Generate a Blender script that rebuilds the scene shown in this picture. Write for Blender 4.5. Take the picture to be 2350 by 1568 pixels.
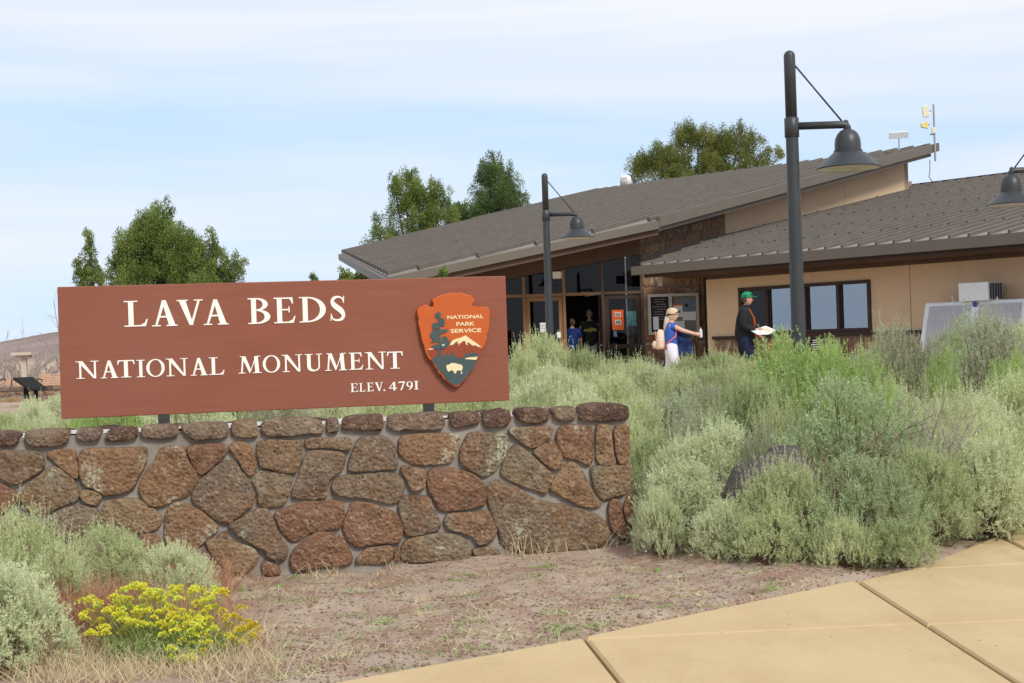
import bpy, math, random
import numpy as np
from mathutils import Vector, Matrix
from mathutils.geometry import tessellate_polygon
random.seed(4); RNG = np.random.default_rng(11)
for o in list(bpy.data.objects): bpy.data.objects.remove(o)
scene = bpy.context.scene; COL = scene.collection
R = math.radians

# ------------------------------------------------------------------ camera
EYE = 1.5; FP = 3200.0; ROLL = R(1.9)          # focal length in units of a 2350-wide picture
cam = bpy.data.cameras.new('camera'); camo = bpy.data.objects.new('camera', cam); COL.objects.link(camo)
cam.sensor_width = 36; cam.lens = 36*FP/2350; cam.clip_end = 6000; cam.clip_start = .05
camo.matrix_world = Matrix.Translation((0, 0, EYE)) @ Matrix.Rotation(R(90), 4, 'X') @ Matrix.Rotation(-ROLL, 4, 'Z')
scene.camera = camo

# ------------------------------------------------------------------ sky, sun, exposure
SUN_EL, SUN_AZ = R(40), R(150)                 # azimuth measured clockwise from +Y: behind the camera, a little right
w = bpy.data.worlds.new('World'); scene.world = w; w.use_nodes = True
nt = w.node_tree; nt.nodes.clear()
def N(nt, typ, **kw):
    n = nt.nodes.new(typ)
    for k, v in kw.items():
        if k.startswith('i_'): n.inputs[k[2:].replace('_', ' ')].default_value = v
        else: setattr(n, k, v)
    return n
L_ = lambda nt, a, b: nt.links.new(a, b)
out = N(nt, 'ShaderNodeOutputWorld'); bg = N(nt, 'ShaderNodeBackground'); bg.inputs['Strength'].default_value = .10
sky = N(nt, 'ShaderNodeTexSky', sky_type='NISHITA', sun_disc=False, sun_elevation=SUN_EL, sun_rotation=SUN_AZ, altitude=1460, air_density=1.0, dust_density=1.2)
tc = N(nt, 'ShaderNodeTexCoord'); mp = N(nt, 'ShaderNodeMapping'); mp.inputs['Scale'].default_value = (0.8, 0.8, 10)
mp.inputs['Rotation'].default_value = (R(2), R(3), R(35)); mp.inputs['Location'].default_value = (2.9, 3.7, 1.8)
n1 = N(nt, 'ShaderNodeTexNoise'); n1.inputs['Scale'].default_value = 1.1; n1.inputs['Detail'].default_value = 5; n1.inputs['Roughness'].default_value = .5; n1.inputs['Distortion'].default_value = .25
cr = N(nt, 'ShaderNodeValToRGB'); cr.color_ramp.elements[0].position = .40; cr.color_ramp.elements[1].position = .64
mp2 = N(nt, 'ShaderNodeMapping'); mp2.inputs['Scale'].default_value = (3, 3, 30)
n2 = N(nt, 'ShaderNodeTexNoise'); n2.inputs['Scale'].default_value = 1.5; n2.inputs['Detail'].default_value = 4
ad = N(nt, 'ShaderNodeMath', operation='MULTIPLY_ADD'); ad.inputs[1].default_value = .12; 
sky2 = N(nt, 'ShaderNodeMix', data_type='RGBA', blend_type='MIX'); sky2.inputs['Factor'].default_value = .85
sky2.inputs['B'].default_value = (4.3, 6.1, 8.2, 1)
mx = N(nt, 'ShaderNodeMix', data_type='RGBA', blend_type='MIX')
mx.inputs['B'].default_value = (7.0, 7.2, 7.9, 1)
L_(nt, tc.outputs['Generated'], mp.inputs['Vector']); L_(nt, mp.outputs[0], n1.inputs['Vector'])
L_(nt, tc.outputs['Generated'], mp2.inputs['Vector']); L_(nt, mp2.outputs[0], n2.inputs['Vector'])
L_(nt, n2.outputs['Fac'], ad.inputs[0]); L_(nt, n1.outputs['Fac'], ad.inputs[2]); L_(nt, ad.outputs[0], cr.inputs['Fac'])
L_(nt, sky.outputs[0], sky2.inputs['A']); L_(nt, sky2.outputs['Result'], mx.inputs['A'])
L_(nt, cr.outputs['Color'], mx.inputs['Factor']); L_(nt, mx.outputs['Result'], bg.inputs['Color']); L_(nt, bg.outputs[0], out.inputs[0])
cr.color_ramp.elements[0].color = (.15, .15, .15, 1); cr.color_ramp.elements[1].color = (1, 1, 1, 1)
sl = bpy.data.lights.new('sun', 'SUN'); sl.energy = 2.2; sl.angle = R(16); sl.color = (1, .95, .87)
so = bpy.data.objects.new('sun', sl); COL.objects.link(so)
sdir = Vector((math.sin(SUN_AZ)*math.cos(SUN_EL), math.cos(SUN_AZ)*math.cos(SUN_EL), math.sin(SUN_EL)))
so.rotation_euler = sdir.to_track_quat('Z', 'Y').to_euler()
vs = scene.view_settings; vs.view_transform = 'Standard'; vs.look = 'None'; vs.gamma = 1; vs.use_curve_mapping = False
vs.exposure = .38
scene.render.engine = 'CYCLES'; scene.cycles.max_bounces = 6; scene.cycles.transparent_max_bounces = 8

# ------------------------------------------------------------------ helpers
CA, SA = math.cos(ROLL), math.sin(ROLL)
def ray(px, py):
    dx, dy = px-1175, 784-py
    return np.array([dx*CA+dy*SA, FP, -dx*SA+dy*CA])/FP
C0 = np.array([0, 0, EYE])
def at(px, py, depth): return C0+ray(px, py)*depth
def onplane(px, py, p0, n):
    d = ray(px, py); return C0+d*(np.dot(np.asarray(p0)-C0, n)/np.dot(d, n))
def onz(px, py, z): return onplane(px, py, (0, 0, z), np.array([0, 0, 1.]))

MATS = {}
def ramp(nt, fac, stops):
    r = N(nt, 'ShaderNodeValToRGB'); e = r.color_ramp.elements
    while len(e) < len(stops): e.new(.5)
    for i, (p, c) in enumerate(stops): e[i].position = p; e[i].color = (*c, 1)
    L_(nt, fac, r.inputs['Fac']); return r.outputs['Color']
def newmat(name, rough=.7, spec=.3, metal=0):
    m = bpy.data.materials.new(name); m.use_nodes = True; nt = m.node_tree; b = nt.nodes['Principled BSDF']
    b.inputs['Roughness'].default_value = rough; b.inputs['Specular IOR Level'].default_value = spec; b.inputs['Metallic'].default_value = metal
    MATS[name] = m; return m, nt, b
def bump(nt, b, h, strength, dist):
    bp = N(nt, 'ShaderNodeBump'); bp.inputs['Strength'].default_value = strength; bp.inputs['Distance'].default_value = dist
    L_(nt, h, bp.inputs['Height']); L_(nt, bp.outputs[0], b.inputs['Normal'])
def noise(nt, scale, detail=4, rough=.55, vec=None, dist=0):
    n = N(nt, 'ShaderNodeTexNoise'); n.inputs['Scale'].default_value = scale; n.inputs['Detail'].default_value = detail
    n.inputs['Roughness'].default_value = rough; n.inputs['Distortion'].default_value = dist
    if vec is not None: L_(nt, vec, n.inputs['Vector'])
    return n.outputs['Fac']
def objcoord(nt, scale=(1, 1, 1)):
    t = N(nt, 'ShaderNodeTexCoord'); m = N(nt, 'ShaderNodeMapping'); m.inputs['Scale'].default_value = scale
    L_(nt, t.outputs['Object'], m.inputs['Vector']); return m.outputs[0]
def mixc(nt, f, a, b, blend='MIX'):
    m = N(nt, 'ShaderNodeMix', data_type='RGBA', blend_type=blend)
    for s, v in (('Factor', f), ('A', a), ('B', b)):
        if isinstance(v, (int, float)): m.inputs[s].default_value = v
        elif isinstance(v, tuple): m.inputs[s].default_value = (*v, 1)
        else: L_(nt, v, m.inputs[s])
    return m.outputs['Result']
def plain(name, c, rough=.6, spec=.3, metal=0, var=.12, scale=8, bmp=0):
    m, nt, b = newmat(name, rough, spec, metal)
    v = objcoord(nt); f = noise(nt, scale, 5, .6, v)
    lo = tuple(x*(1-var) for x in c); hi = tuple(min(1, x*(1+var)) for x in c)
    L_(nt, ramp(nt, f, [(.3, lo), (.7, hi)]), b.inputs['Base Color'])
    if bmp: bump(nt, b, noise(nt, scale*12, 3, .6, v), .5, bmp)
    return m

WL = {}                                          # world location of each object's origin
def tag(o, label=None, cat=None, group=None, kind=None):
    if label: o['label'] = label
    if cat: o['category'] = cat
    if group: o['group'] = group
    if kind: o['kind'] = kind
    return o
def empty(name, loc, label=None, cat=None, group=None):
    o = bpy.data.objects.new(name, None); COL.objects.link(o); o.location = tuple(loc); o.empty_display_size = .2
    WL[o.name] = np.array(loc, float); return tag(o, label, cat, group)
def mkmesh(name, V, F, mat=None, smooth=False):
    me = bpy.data.meshes.new(name); me.from_pydata([tuple(v) for v in V], [], [tuple(f) for f in F]); me.update()
    if mat is not None:
        for x in (mat if isinstance(mat, (list, tuple)) else [mat]): me.materials.append(MATS[x] if isinstance(x, str) else x)
    if smooth: me.polygons.foreach_set('use_smooth', [True]*len(me.polygons))
    return me
def link(name, me, parent=None, loc=None):
    o = bpy.data.objects.new(name, me); COL.objects.link(o)
    if parent is not None:
        o.parent = parent; WL[o.name] = WL[parent.name].copy()
    else:
        l = np.zeros(3) if loc is None else np.array(loc, float); o.location = tuple(l); WL[o.name] = l
    return o
def mobj(name, V, F, mat, parent=None, smooth=False, loc=None):
    """V in world coordinates"""
    off = WL[parent.name] if parent is not None else (np.zeros(3) if loc is None else np.array(loc, float))
    V = np.asarray(V, float)-off
    return link(name, mkmesh(name, V, F, mat, smooth), parent, loc)
class MB:
    def __init__(s): s.V = []; s.F = []
    def add(s, V, F):
        n = len(s.V); s.V += [tuple(map(float, v)) for v in V]; s.F += [tuple(i+n for i in f) for f in F]; return s
    def box(s, c, sz, ax=None):
        c = np.array(c, float); ax = np.eye(3) if ax is None else np.array(ax, float)
        h = np.array(sz, float)/2; V = []
        for i in (-1, 1):
            for j in (-1, 1):
                for k in (-1, 1): V.append(c+ax[0]*h[0]*i+ax[1]*h[1]*j+ax[2]*h[2]*k)
        return s.add(V, [(0, 1, 3, 2), (4, 6, 7, 5), (0, 4, 5, 1), (2, 3, 7, 6), (0, 2, 6, 4), (1, 5, 7, 3)])
    def bar(s, a, b, wd, ht, up=(0, 0, 1)):
        a = np.array(a, float); b = np.array(b, float); d = b-a; l = np.linalg.norm(d); d = d/l
        up = np.array(up, float); sd = np.cross(d, up); sd /= np.linalg.norm(sd); u2 = np.cross(sd, d)
        return s.box((a+b)/2, (l, wd, ht), (d, sd, u2))
    def tube(s, pts, rad, n=10, cap=True):
        pts = [np.array(p, float) for p in pts]; rad = [rad]*len(pts) if isinstance(rad, (int, float)) else rad
        base = len(s.V); prev = None
        for i, p in enumerate(pts):
            d = pts[min(i+1, len(pts)-1)]-pts[max(i-1, 0)]; d = d/(np.linalg.norm(d)+1e-9)
            if prev is None: a = np.array([0, 0, 1.]) if abs(d[2]) < .9 else np.array([1., 0, 0])
            else: a = prev
            a = a-d*np.dot(a, d); a /= np.linalg.norm(a); prev = a; b = np.cross(d, a)
            for k in range(n):
                t = 2*math.pi*k/n; s.V.append(tuple(p+(a*math.cos(t)+b*math.sin(t))*rad[i]))
        for i in range(len(pts)-1):
            for k in range(n):
                q = base+i*n; s.F.append((q+k, q+(k+1) % n, q+n+(k+1) % n, q+n+k))
        if cap:
            s.F.append(tuple(base+k for k in reversed(range(n)))); s.F.append(tuple(base+(len(pts)-1)*n+k for k in range(n)))
        return s
    def lathe(s, c, prof, n=24, cap=False):
        base = len(s.V); c = np.array(c, float)
        for r, z in prof:
            for k in range(n):
                t = 2*math.pi*k/n; s.V.append((c[0]+r*math.cos(t), c[1]+r*math.sin(t), c[2]+z))
        for i in range(len(prof)-1):
            for k in range(n):
                q = base+i*n; s.F.append((q+k, q+(k+1) % n, q+n+(k+1) % n, q+n+k))
        if cap:
            s.F.append(tuple(base+k for k in reversed(range(n)))); s.F.append(tuple(base+(len(prof)-1)*n+k for k in range(n)))
        return s
    def prism(s, poly, ext):
        """poly: 3D points; extruded by vector ext (both ends capped, concave allowed)"""
        P = [np.array(p, float) for p in poly]; n = len(P); ext = np.array(ext, float); b = len(s.V)
        s.V += [tuple(p) for p in P]+[tuple(p+ext) for p in P]
        for t in tessellate_polygon([[Vector(p) for p in P]]):
            s.F.append((b+t[0], b+t[1], b+t[2])); s.F.append((b+n+t[2], b+n+t[1], b+n+t[0]))
        for i in range(n):
            j = (i+1) % n; s.F.append((b+i, b+n+i, b+n+j, b+j))
        return s
    def build(s, name, mat, parent=None, smooth=False, loc=None): 
        o = mobj(name, s.V, s.F, mat, parent, smooth, loc)
        fixn(o.data); return o
import bmesh
def fixn(me):
    bm = bmesh.new(); bm.from_mesh(me); bmesh.ops.recalc_face_normals(bm, faces=bm.faces); bm.to_mesh(me); bm.free()
def bevel(o, wd, seg=2):
    m = o.modifiers.new('bevel', 'BEVEL'); m.width = wd; m.segments = seg; m.limit_method = 'ANGLE'; return o
def npmesh(name, V, quads, mat, tone=None, smooth=False):
    me = bpy.data.meshes.new(name); V = np.ascontiguousarray(V, np.float32); q = np.ascontiguousarray(quads, np.int32)
    k = q.shape[1]; me.vertices.add(len(V)); me.vertices.foreach_set('co', V.ravel())
    me.loops.add(q.size); me.loops.foreach_set('vertex_index', q.ravel())
    me.polygons.add(len(q)); me.polygons.foreach_set('loop_start', np.arange(0, q.size, k, dtype=np.int32))
    me.update(calc_edges=True)
    if smooth: me.polygons.foreach_set('use_smooth', np.ones(len(q), bool))
    if tone is not None:
        a = me.attributes.new('tone', 'FLOAT', 'POINT'); a.data.foreach_set('value', np.ascontiguousarray(tone, np.float32))
    me.materials.append(MATS[mat]); return me
def unit(v): return v/(np.linalg.norm(v, axis=-1, keepdims=True)+1e-9)
def leafquads(P, D, Ln, Wd, rng):
    """one narrow diamond per leaf -> V (4n,3), quads (n,4)"""
    n = len(P); D = unit(D); s = unit(np.cross(D, rng.normal(size=(n, 3))))
    Ln = np.broadcast_to(Ln, n)[:, None]; Wd = np.broadcast_to(Wd, n)[:, None]
    V = np.stack([P, P+D*Ln*.5+s*Wd*.5, P+D*Ln, P+D*Ln*.5-s*Wd*.5], 1).reshape(-1, 3)
    return V, np.arange(4*n).reshape(n, 4)
def chaikin(P, it=1):
    P = np.array(P, float)
    for _ in range(it):
        Q = np.roll(P, -1, 0); P = np.stack([P*.75+Q*.25, P*.25+Q*.75], 1).reshape(-1, P.shape[1])
    return P
# ------------------------------------------------------------------ materials
def m_ground():
    m, nt, b = newmat('dirt', .95, .1); v = objcoord(nt)
    c = ramp(nt, noise(nt, 1.6, 8, .68, v, .4), [(.3, (.25, .165, .12)), (.43, (.45, .315, .23)), (.56, (.52, .405, .31)), (.7, (.55, .385, .28))])
    c = mixc(nt, ramp(nt, noise(nt, 4.5, 6, .7, v), [(.50, (0, 0, 0)), (.63, (.75, .75, .75))]), c, (.62, .50, .35))
    c = mixc(nt, ramp(nt, noise(nt, 2.7, 5, .6, v), [(.53, (0, 0, 0)), (.60, (.8, .8, .8))]), c, (.43, .265, .195))
    c = mixc(nt, ramp(nt, noise(nt, 60, 4, .7, v), [(.35, (.55, .55, .55)), (.6, (1.1, 1.1, 1.1))]), (0, 0, 0), c, 'MULTIPLY') if False else c
    sp = N(nt, 'ShaderNodeTexVoronoi'); sp.inputs['Scale'].default_value = 55; L_(nt, v, sp.inputs['Vector'])
    c = mixc(nt, ramp(nt, sp.outputs['Distance'], [(.12, (.6, .6, .6)), (.20, (0, 0, 0))]), c, (.17, .125, .10))
    L_(nt, c, b.inputs['Base Color'])
    h = N(nt, 'ShaderNodeMath', operation='ADD'); L_(nt, noise(nt, 14, 8, .75, v), h.inputs[0]); L_(nt, noise(nt, 70, 4, .7, v), h.inputs[1])
    bump(nt, b, h.outputs[0], .9, .024)
m_ground()
def m_concrete():
    m, nt, b = newmat('tan_concrete', .85, .22); v = objcoord(nt)
    c = ramp(nt, noise(nt, .7, 7, .62, v), [(.3, (.475, .338, .17)), (.5, (.54, .393, .207)), (.72, (.585, .44, .247))])
    c = mixc(nt, ramp(nt, noise(nt, 1.7, 8, .72, objcoord(nt, (1, .4, 1))), [(.50, (0, 0, 0)), (.72, (.7, .7, .7))]), c, (.43, .297, .143))
    c = mixc(nt, ramp(nt, noise(nt, 3.3, 6, .7, v, .8), [(.60, (0, 0, 0)), (.70, (.45, .45, .45))]), c, (.30, .225, .135))
    c = mixc(nt, ramp(nt, noise(nt, 170, 3, .7, v), [(.40, (0, 0, 0)), (.75, (.4, .4, .4))]), c, (.60, .46, .27))
    c = mixc(nt, ramp(nt, noise(nt, 95, 3, .7, v), [(.62, (0, 0, 0)), (.72, (.5, .5, .5))]), c, (.25, .18, .10))
    sp = N(nt, 'ShaderNodeTexVoronoi'); sp.inputs['Scale'].default_value = 6; sp.inputs['Randomness'].default_value = 1; L_(nt, v, sp.inputs['Vector'])
    c = mixc(nt, ramp(nt, sp.outputs['Distance'], [(.03, (.85, .85, .85)), (.055, (0, 0, 0))]), c, (.10, .07, .05))
    ck = N(nt, 'ShaderNodeTexVoronoi', feature='DISTANCE_TO_EDGE'); ck.inputs['Scale'].default_value = .55
    wv = N(nt, 'ShaderNodeVectorMath', operation='MULTIPLY_ADD'); wv.inputs[1].default_value = (.25, .25, 0); nn = N(nt, 'ShaderNodeTexNoise'); nn.inputs['Scale'].default_value = 2.5; nn.inputs['Detail'].default_value = 6; L_(nt, v, nn.inputs['Vector'])
    L_(nt, nn.outputs['Color'], wv.inputs[0]); L_(nt, v, wv.inputs[2]); L_(nt, wv.outputs[0], ck.inputs['Vector'])
    ckm = N(nt, 'ShaderNodeMath', operation='MULTIPLY'); L_(nt, ramp(nt, ck.outputs['Distance'], [(.0015, (.75, .75, .75)), (.004, (0, 0, 0))]), ckm.inputs[0]); L_(nt, ramp(nt, noise(nt, .9, 2, .5, v), [(.52, (0, 0, 0)), (.60, (1, 1, 1))]), ckm.inputs[1])
    L_(nt, c, b.inputs['Base Color']); bump(nt, b, noise(nt, 120, 4, .7, v), .3, .004)
m_concrete()
def m_stone(name, cols, pit=1.0, warm=(.285, .155, .075), dark=(.11, .066, .044), light=(.43, .32, .225), lich=.62):
    m, nt, b = newmat(name, .92, .12); v = objcoord(nt)
    oi = N(nt, 'ShaderNodeObjectInfo')
    mpv = N(nt, 'ShaderNodeVectorMath', operation='ADD'); L_(nt, v, mpv.inputs[0])
    cx = N(nt, 'ShaderNodeCombineXYZ'); mm = N(nt, 'ShaderNodeMath', operation='MULTIPLY'); mm.inputs[1].default_value = 40
    L_(nt, oi.outputs['Random'], mm.inputs[0]); L_(nt, mm.outputs[0], cx.inputs[1]); L_(nt, cx.outputs[0], mpv.inputs[1]); v2 = mpv.outputs[0]
    cr_ = N(nt, 'ShaderNodeValToRGB'); cr_.color_ramp.interpolation = 'CONSTANT'; el = cr_.color_ramp.elements
    while len(el) < len(cols): el.new(.5)
    for i, c in enumerate(cols): el[i].position = i/len(cols); el[i].color = (*c, 1)
    L_(nt, oi.outputs['Random'], cr_.inputs['Fac']); base = cr_.outputs['Color']
    k = mixc(nt, ramp(nt, noise(nt, 4, 6, .65, v2), [(.46, (0, 0, 0)), (.64, (.7, .7, .7))]), base, warm)
    k = mixc(nt, ramp(nt, noise(nt, 8, 7, .72, v2, .6), [(.50, (0, 0, 0)), (.66, (.75, .75, .75))]), k, dark)
    k = mixc(nt, ramp(nt, noise(nt, 24, 5, .75, v2), [(.53, (0, 0, 0)), (.66, (.75, .75, .75))]), k, light)
    vo = N(nt, 'ShaderNodeTexVoronoi'); vo.inputs['Scale'].default_value = 38; L_(nt, v2, vo.inputs['Vector'])
    vm = N(nt, 'ShaderNodeMath', operation='MULTIPLY_ADD'); vm.inputs[1].default_value = .5; L_(nt, noise(nt, 9, 4, .6, v2), vm.inputs[0]); L_(nt, vo.outputs['Distance'], vm.inputs[2])
    k = mixc(nt, ramp(nt, vm.outputs[0], [(.34, (.9, .9, .9)), (.46, (0, 0, 0))]), k, (.045, .027, .02))
    k = mixc(nt, ramp(nt, noise(nt, 75, 3, .7, v2), [(.64, (0, 0, 0)), (.70, (.7, .7, .7))]), k, (.62, .55, .46))
    lm = N(nt, 'ShaderNodeMath', operation='MULTIPLY'); L_(nt, ramp(nt, noise(nt, 3.1, 3, .5, v2), [(lich, (0, 0, 0)), (lich+.05, (1, 1, 1))]), lm.inputs[0]); L_(nt, ramp(nt, noise(nt, 45, 4, .7, v2), [(.47, (0, 0, 0)), (.55, (.85, .85, .85))]), lm.inputs[1])
    k = mixc(nt, lm.outputs[0], k, (.50, .50, .36))
    L_(nt, k, b.inputs['Base Color'])
    h = N(nt, 'ShaderNodeMath', operation='MULTIPLY_ADD'); h.inputs[1].default_value = .9
    L_(nt, vm.outputs[0], h.inputs[0]); L_(nt, noise(nt, 26, 7, .8, v2), h.inputs[2]); bump(nt, b, h.outputs[0], 1.0*pit, .02)
m_stone('lava_face', [(.27, .155, .088), (.215, .155, .105), (.295, .185, .105), (.235, .125, .08), (.24, .19, .125), (.28, .165, .095), (.205, .15, .105), (.25, .135, .085), (.305, .21, .12), (.25, .16, .10)])
m_stone('lava_cap', [(.15, .088, .066), (.235, .17, .125), (.105, .062, .052), (.29, .205, .13), (.19, .135, .105), (.13, .075, .06), (.25, .185, .13)], warm=(.22, .13, .075))
m_stone('lava_grey', [(.125, .107, .094), (.14, .12, .105)], warm=(.17, .135, .11), dark=(.085, .078, .078), light=(.27, .25, .24), lich=.75)
m_stone('lava_building', [(.30, .18, .11), (.24, .165, .115), (.34, .22, .125), (.27, .155, .105)], .6)
def m_mortar():
    m, nt, b = newmat('mortar', .95, .1); v = objcoord(nt)
    c = ramp(nt, noise(nt, 6, 6, .65, v), [(.3, (.21, .18, .15)), (.55, (.295, .262, .228)), (.75, (.39, .355, .315))])
    L_(nt, c, b.inputs['Base Color']); bump(nt, b, noise(nt, 40, 5, .7, v), .6, .01)
m_mortar()
plain('mortar_wash', (.66, .63, .60), .9, .1, var=.2, scale=20, bmp=.004)
def m_signwood():
    m, nt, b = newmat('sign_brown', .55, .3); v = objcoord(nt, (1, 1, 16))
    c = ramp(nt, noise(nt, 2.5, 6, .6, v), [(.3, (.225, .070, .040)), (.6, (.248, .080, .046)), (.8, (.27, .094, .056))])
    c = mixc(nt, ramp(nt, noise(nt, .9, 3, .5, objcoord(nt)), [(.35, (0, 0, 0)), (.7, (.4, .4, .4))]), c, (.25, .10, .064))
    L_(nt, c, b.inputs['Base Color']); bump(nt, b, noise(nt, 9, 4, .6, v), .2, .002)
m_signwood()
plain('sign_cream', (.86, .82, .74), .5, .3, var=.04)
plain('emblem_orange', (.50, .10, .018), .5, .3, var=.06)
plain('emblem_rim', (.56, .12, .03), .5, .3, var=.06)
plain('emblem_green', (.055, .085, .085), .5, .3, var=.08)
plain('emblem_brown', (.28, .055, .022), .5, .3, var=.08)
plain('emblem_cream', (.78, .66, .38), .5, .3, var=.05)
plain('dark_post', (.035, .035, .035), .5, .4)
def m_metalpaint():
    m, nt, b = newmat('lamp_paint', .42, .45); v = objcoord(nt)
    c = ramp(nt, noise(nt, 3, 5, .6, v), [(.3, (.030, .033, .035)), (.7, (.042, .045, .047))])
    c = mixc(nt, ramp(nt, noise(nt, 30, 3, .7, v), [(.70, (0, 0, 0)), (.76, (.6, .6, .6))]), c, (.20, .19, .17))
    L_(nt, c, b.inputs['Base Color'])
m_metalpaint()
plain('lamp_lens', (.50, .52, .45), .25, .4)
def m_roof():
    m, nt, b = newmat('roof_metal', .45, .35); v = objcoord(nt)
    c = ramp(nt, noise(nt, .6, 5, .6, v), [(.3, (.215, .182, .152)), (.7, (.25, .214, .18))])
    c = mixc(nt, ramp(nt, noise(nt, 6, 5, .7, v), [(.5, (0, 0, 0)), (.75, (.3, .3, .3))]), c, (.29, .252, .215))
    L_(nt, c, b.inputs['Base Color'])
m_roof()
plain('roof_rib', (.245, .212, .182), .42, .35, var=.1, scale=2)
plain('seam_shade', (.125, .106, .088), .5, .3, var=.15, scale=3)  # darker than the pans: shade on the seams' sides painted into their colour
plain('fascia', (.135, .114, .09), .5, .3, var=.06, scale=1.5)
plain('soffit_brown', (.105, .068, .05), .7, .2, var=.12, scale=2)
plain('flashing', (.25, .225, .205), .5, .3, var=.1, scale=2)
def m_stucco():
    m, nt, b = newmat('tan_stucco', .9, .1); v = objcoord(nt)
    c = ramp(nt, noise(nt, .7, 5, .6, v), [(.3, (.62, .455, .30)), (.7, (.68, .51, .345))])
    c = mixc(nt, ramp(nt, noise(nt, 1.3, 4, .6, objcoord(nt, (3, 3, .3))), [(.55, (0, 0, 0)), (.8, (.25, .25, .25))]), c, (.44, .28, .16))
    L_(nt, c, b.inputs['Base Color']); bump(nt, b, noise(nt, 90, 3, .6, v), .2, .004)
m_stucco()
plain('brown_wood', (.105, .062, .042), .6, .3, var=.15, scale=3)
plain('door_wood', (.24, .125, .055), .55, .35, var=.15, scale=3)
plain('dark_brown', (.05, .028, .022), .6, .3, var=.15)
plain('interior_dark', (.05, .04, .033), .9, .1)
plain('mortar_dark', (.20, .17, .14), .95, .1, var=.2, scale=10)
plain('steel', (.55, .55, .55), .3, .5, metal=.9)
def m_glass(name, refl, tint, dark):
    m = bpy.data.materials.new(name); m.use_nodes = True; nt = m.node_tree; nt.nodes.clear(); MATS[name] = m
    o = N(nt, 'ShaderNodeOutputMaterial'); g = N(nt, 'ShaderNodeBsdfGlossy'); g.inputs['Color'].default_value = (*tint, 1); g.inputs['Roughness'].default_value = .015
    t = N(nt, 'ShaderNodeBsdfTransparent'); t.inputs['Color'].default_value = (*dark, 1)
    lw = N(nt, 'ShaderNodeFresnel'); lw.inputs['IOR'].default_value = 1.5
    mth = N(nt, 'ShaderNodeMath', operation='MAXIMUM'); mth.inputs[1].default_value = refl
    mix = N(nt, 'ShaderNodeMixShader'); L_(nt, lw.outputs[0], mth.inputs[0]); L_(nt, mth.outputs[0], mix.inputs[0])
    L_(nt, t.outputs[0], mix.inputs[1]); L_(nt, g.outputs[0], mix.inputs[2]); L_(nt, mix.outputs[0], o.inputs[0])
m_glass('window_glass', .30, (.80, .90, 1.0), (.35, .36, .36)); m_glass('door_glass', .03, (.5, .5, .5), (.35, .35, .35))
plain('paper', (.80, .80, .82), .7, .2, var=.03); plain('poster_orange', (.75, .13, .02), .5, .3, var=.04)
plain('black_board', (.012, .012, .013), .5, .3); plain('board_frame', (.50, .48, .45), .35, .4, var=.05)
plain('ink', (.30, .30, .32), .6, .2); plain('poster_teal', (.10, .25, .26), .5, .3, var=.5, scale=14); plain('grey_board', (.21, .20, .195), .8, .1)
plain('poster_blue', (.16, .23, .33), .5, .3, var=.15); plain('poster_photo', (.25, .25, .25), .5, .3, var=.6, scale=40)
plain('white_paint', (.74, .76, .78), .4, .4, var=.04); plain('freezer_door', (.40, .39, .42), .4, .4, var=.04); plain('grille_dark', (.05, .055, .07), .5, .4)
plain('logo_blue', (.06, .09, .30), .5, .3); plain('red_metal', (.45, .05, .035), .45, .4); plain('cream_plastic', (.72, .68, .48), .5, .4, var=.04); plain('yellow_plastic', (.72, .62, .20), .5, .4, var=.04)
plain('mast_grey', (.30, .32, .38), .4, .5); plain('cable', (.22, .24, .32), .6, .2)
plain('bench_wood', (.55, .34, .215), .6, .3, var=.15, scale=6); plain('panel_dark', (.022, .02, .018), .85, .1); plain('panel_face', (.16, .14, .10), .4, .4, var=.3, scale=5)
plain('pedestal_tan', (.52, .44, .36), .7, .2, var=.08)
plain('bark', (.115, .085, .065), .95, .1, var=.35, scale=14, bmp=.01); plain('twig_brown', (.16, .105, .07), .9, .1, var=.3, scale=20); plain('twig_grey', (.36, .31, .27), .9, .1, var=.25, scale=20)
def m_leaf(name, cols, rv=.30, trans=.38):
    m, nt, b = newmat(name, .75, .12)
    a = N(nt, 'ShaderNodeAttribute', attribute_name='tone'); oi = N(nt, 'ShaderNodeObjectInfo')
    f = N(nt, 'ShaderNodeMath', operation='MULTIPLY_ADD'); f.inputs[1].default_value = rv; L_(nt, oi.outputs['Random'], f.inputs[0])
    s = N(nt, 'ShaderNodeMath', operation='SUBTRACT'); s.inputs[1].default_value = rv/2; L_(nt, a.outputs['Fac'], s.inputs[0]); L_(nt, s.outputs[0], f.inputs[2])
    c = ramp(nt, f.outputs[0], [(i/(len(cols)-1), k) for i, k in enumerate(cols)]); L_(nt, c, b.inputs['Base Color'])
    t = N(nt, 'ShaderNodeBsdfTranslucent'); L_(nt, c, t.inputs['Color']); mix = N(nt, 'ShaderNodeMixShader'); mix.inputs[0].default_value = trans
    o = nt.nodes['Material Output']; L_(nt, b.outputs[0], mix.inputs[1]); L_(nt, t.outputs[0], mix.inputs[2]); L_(nt, mix.outputs[0], o.inputs[0])
m_leaf('leaf_sage', [(0.379, 0.405, 0.202), (0.526, 0.573, 0.3), (0.649, 0.694, 0.392), (0.783, 0.808, 0.49)])
m_leaf('leaf_silver', [(0.401, 0.431, 0.249), (0.558, 0.594, 0.354), (0.679, 0.722, 0.454), (0.812, 0.833, 0.56)])
m_leaf('leaf_green', [(0.264, 0.347, 0.116), (0.374, 0.49, 0.165), (0.473, 0.594, 0.22), (0.572, 0.671, 0.308)])
m_leaf('leaf_green2', [(0.291, 0.328, 0.155), (0.4, 0.451, 0.22), (0.499, 0.549, 0.285), (0.603, 0.637, 0.38)])
m_leaf('leaf_olive', [(0.261, 0.28, 0.152), (0.356, 0.402, 0.218), (0.44, 0.532, 0.285), (0.535, 0.649, 0.375)])
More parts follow.
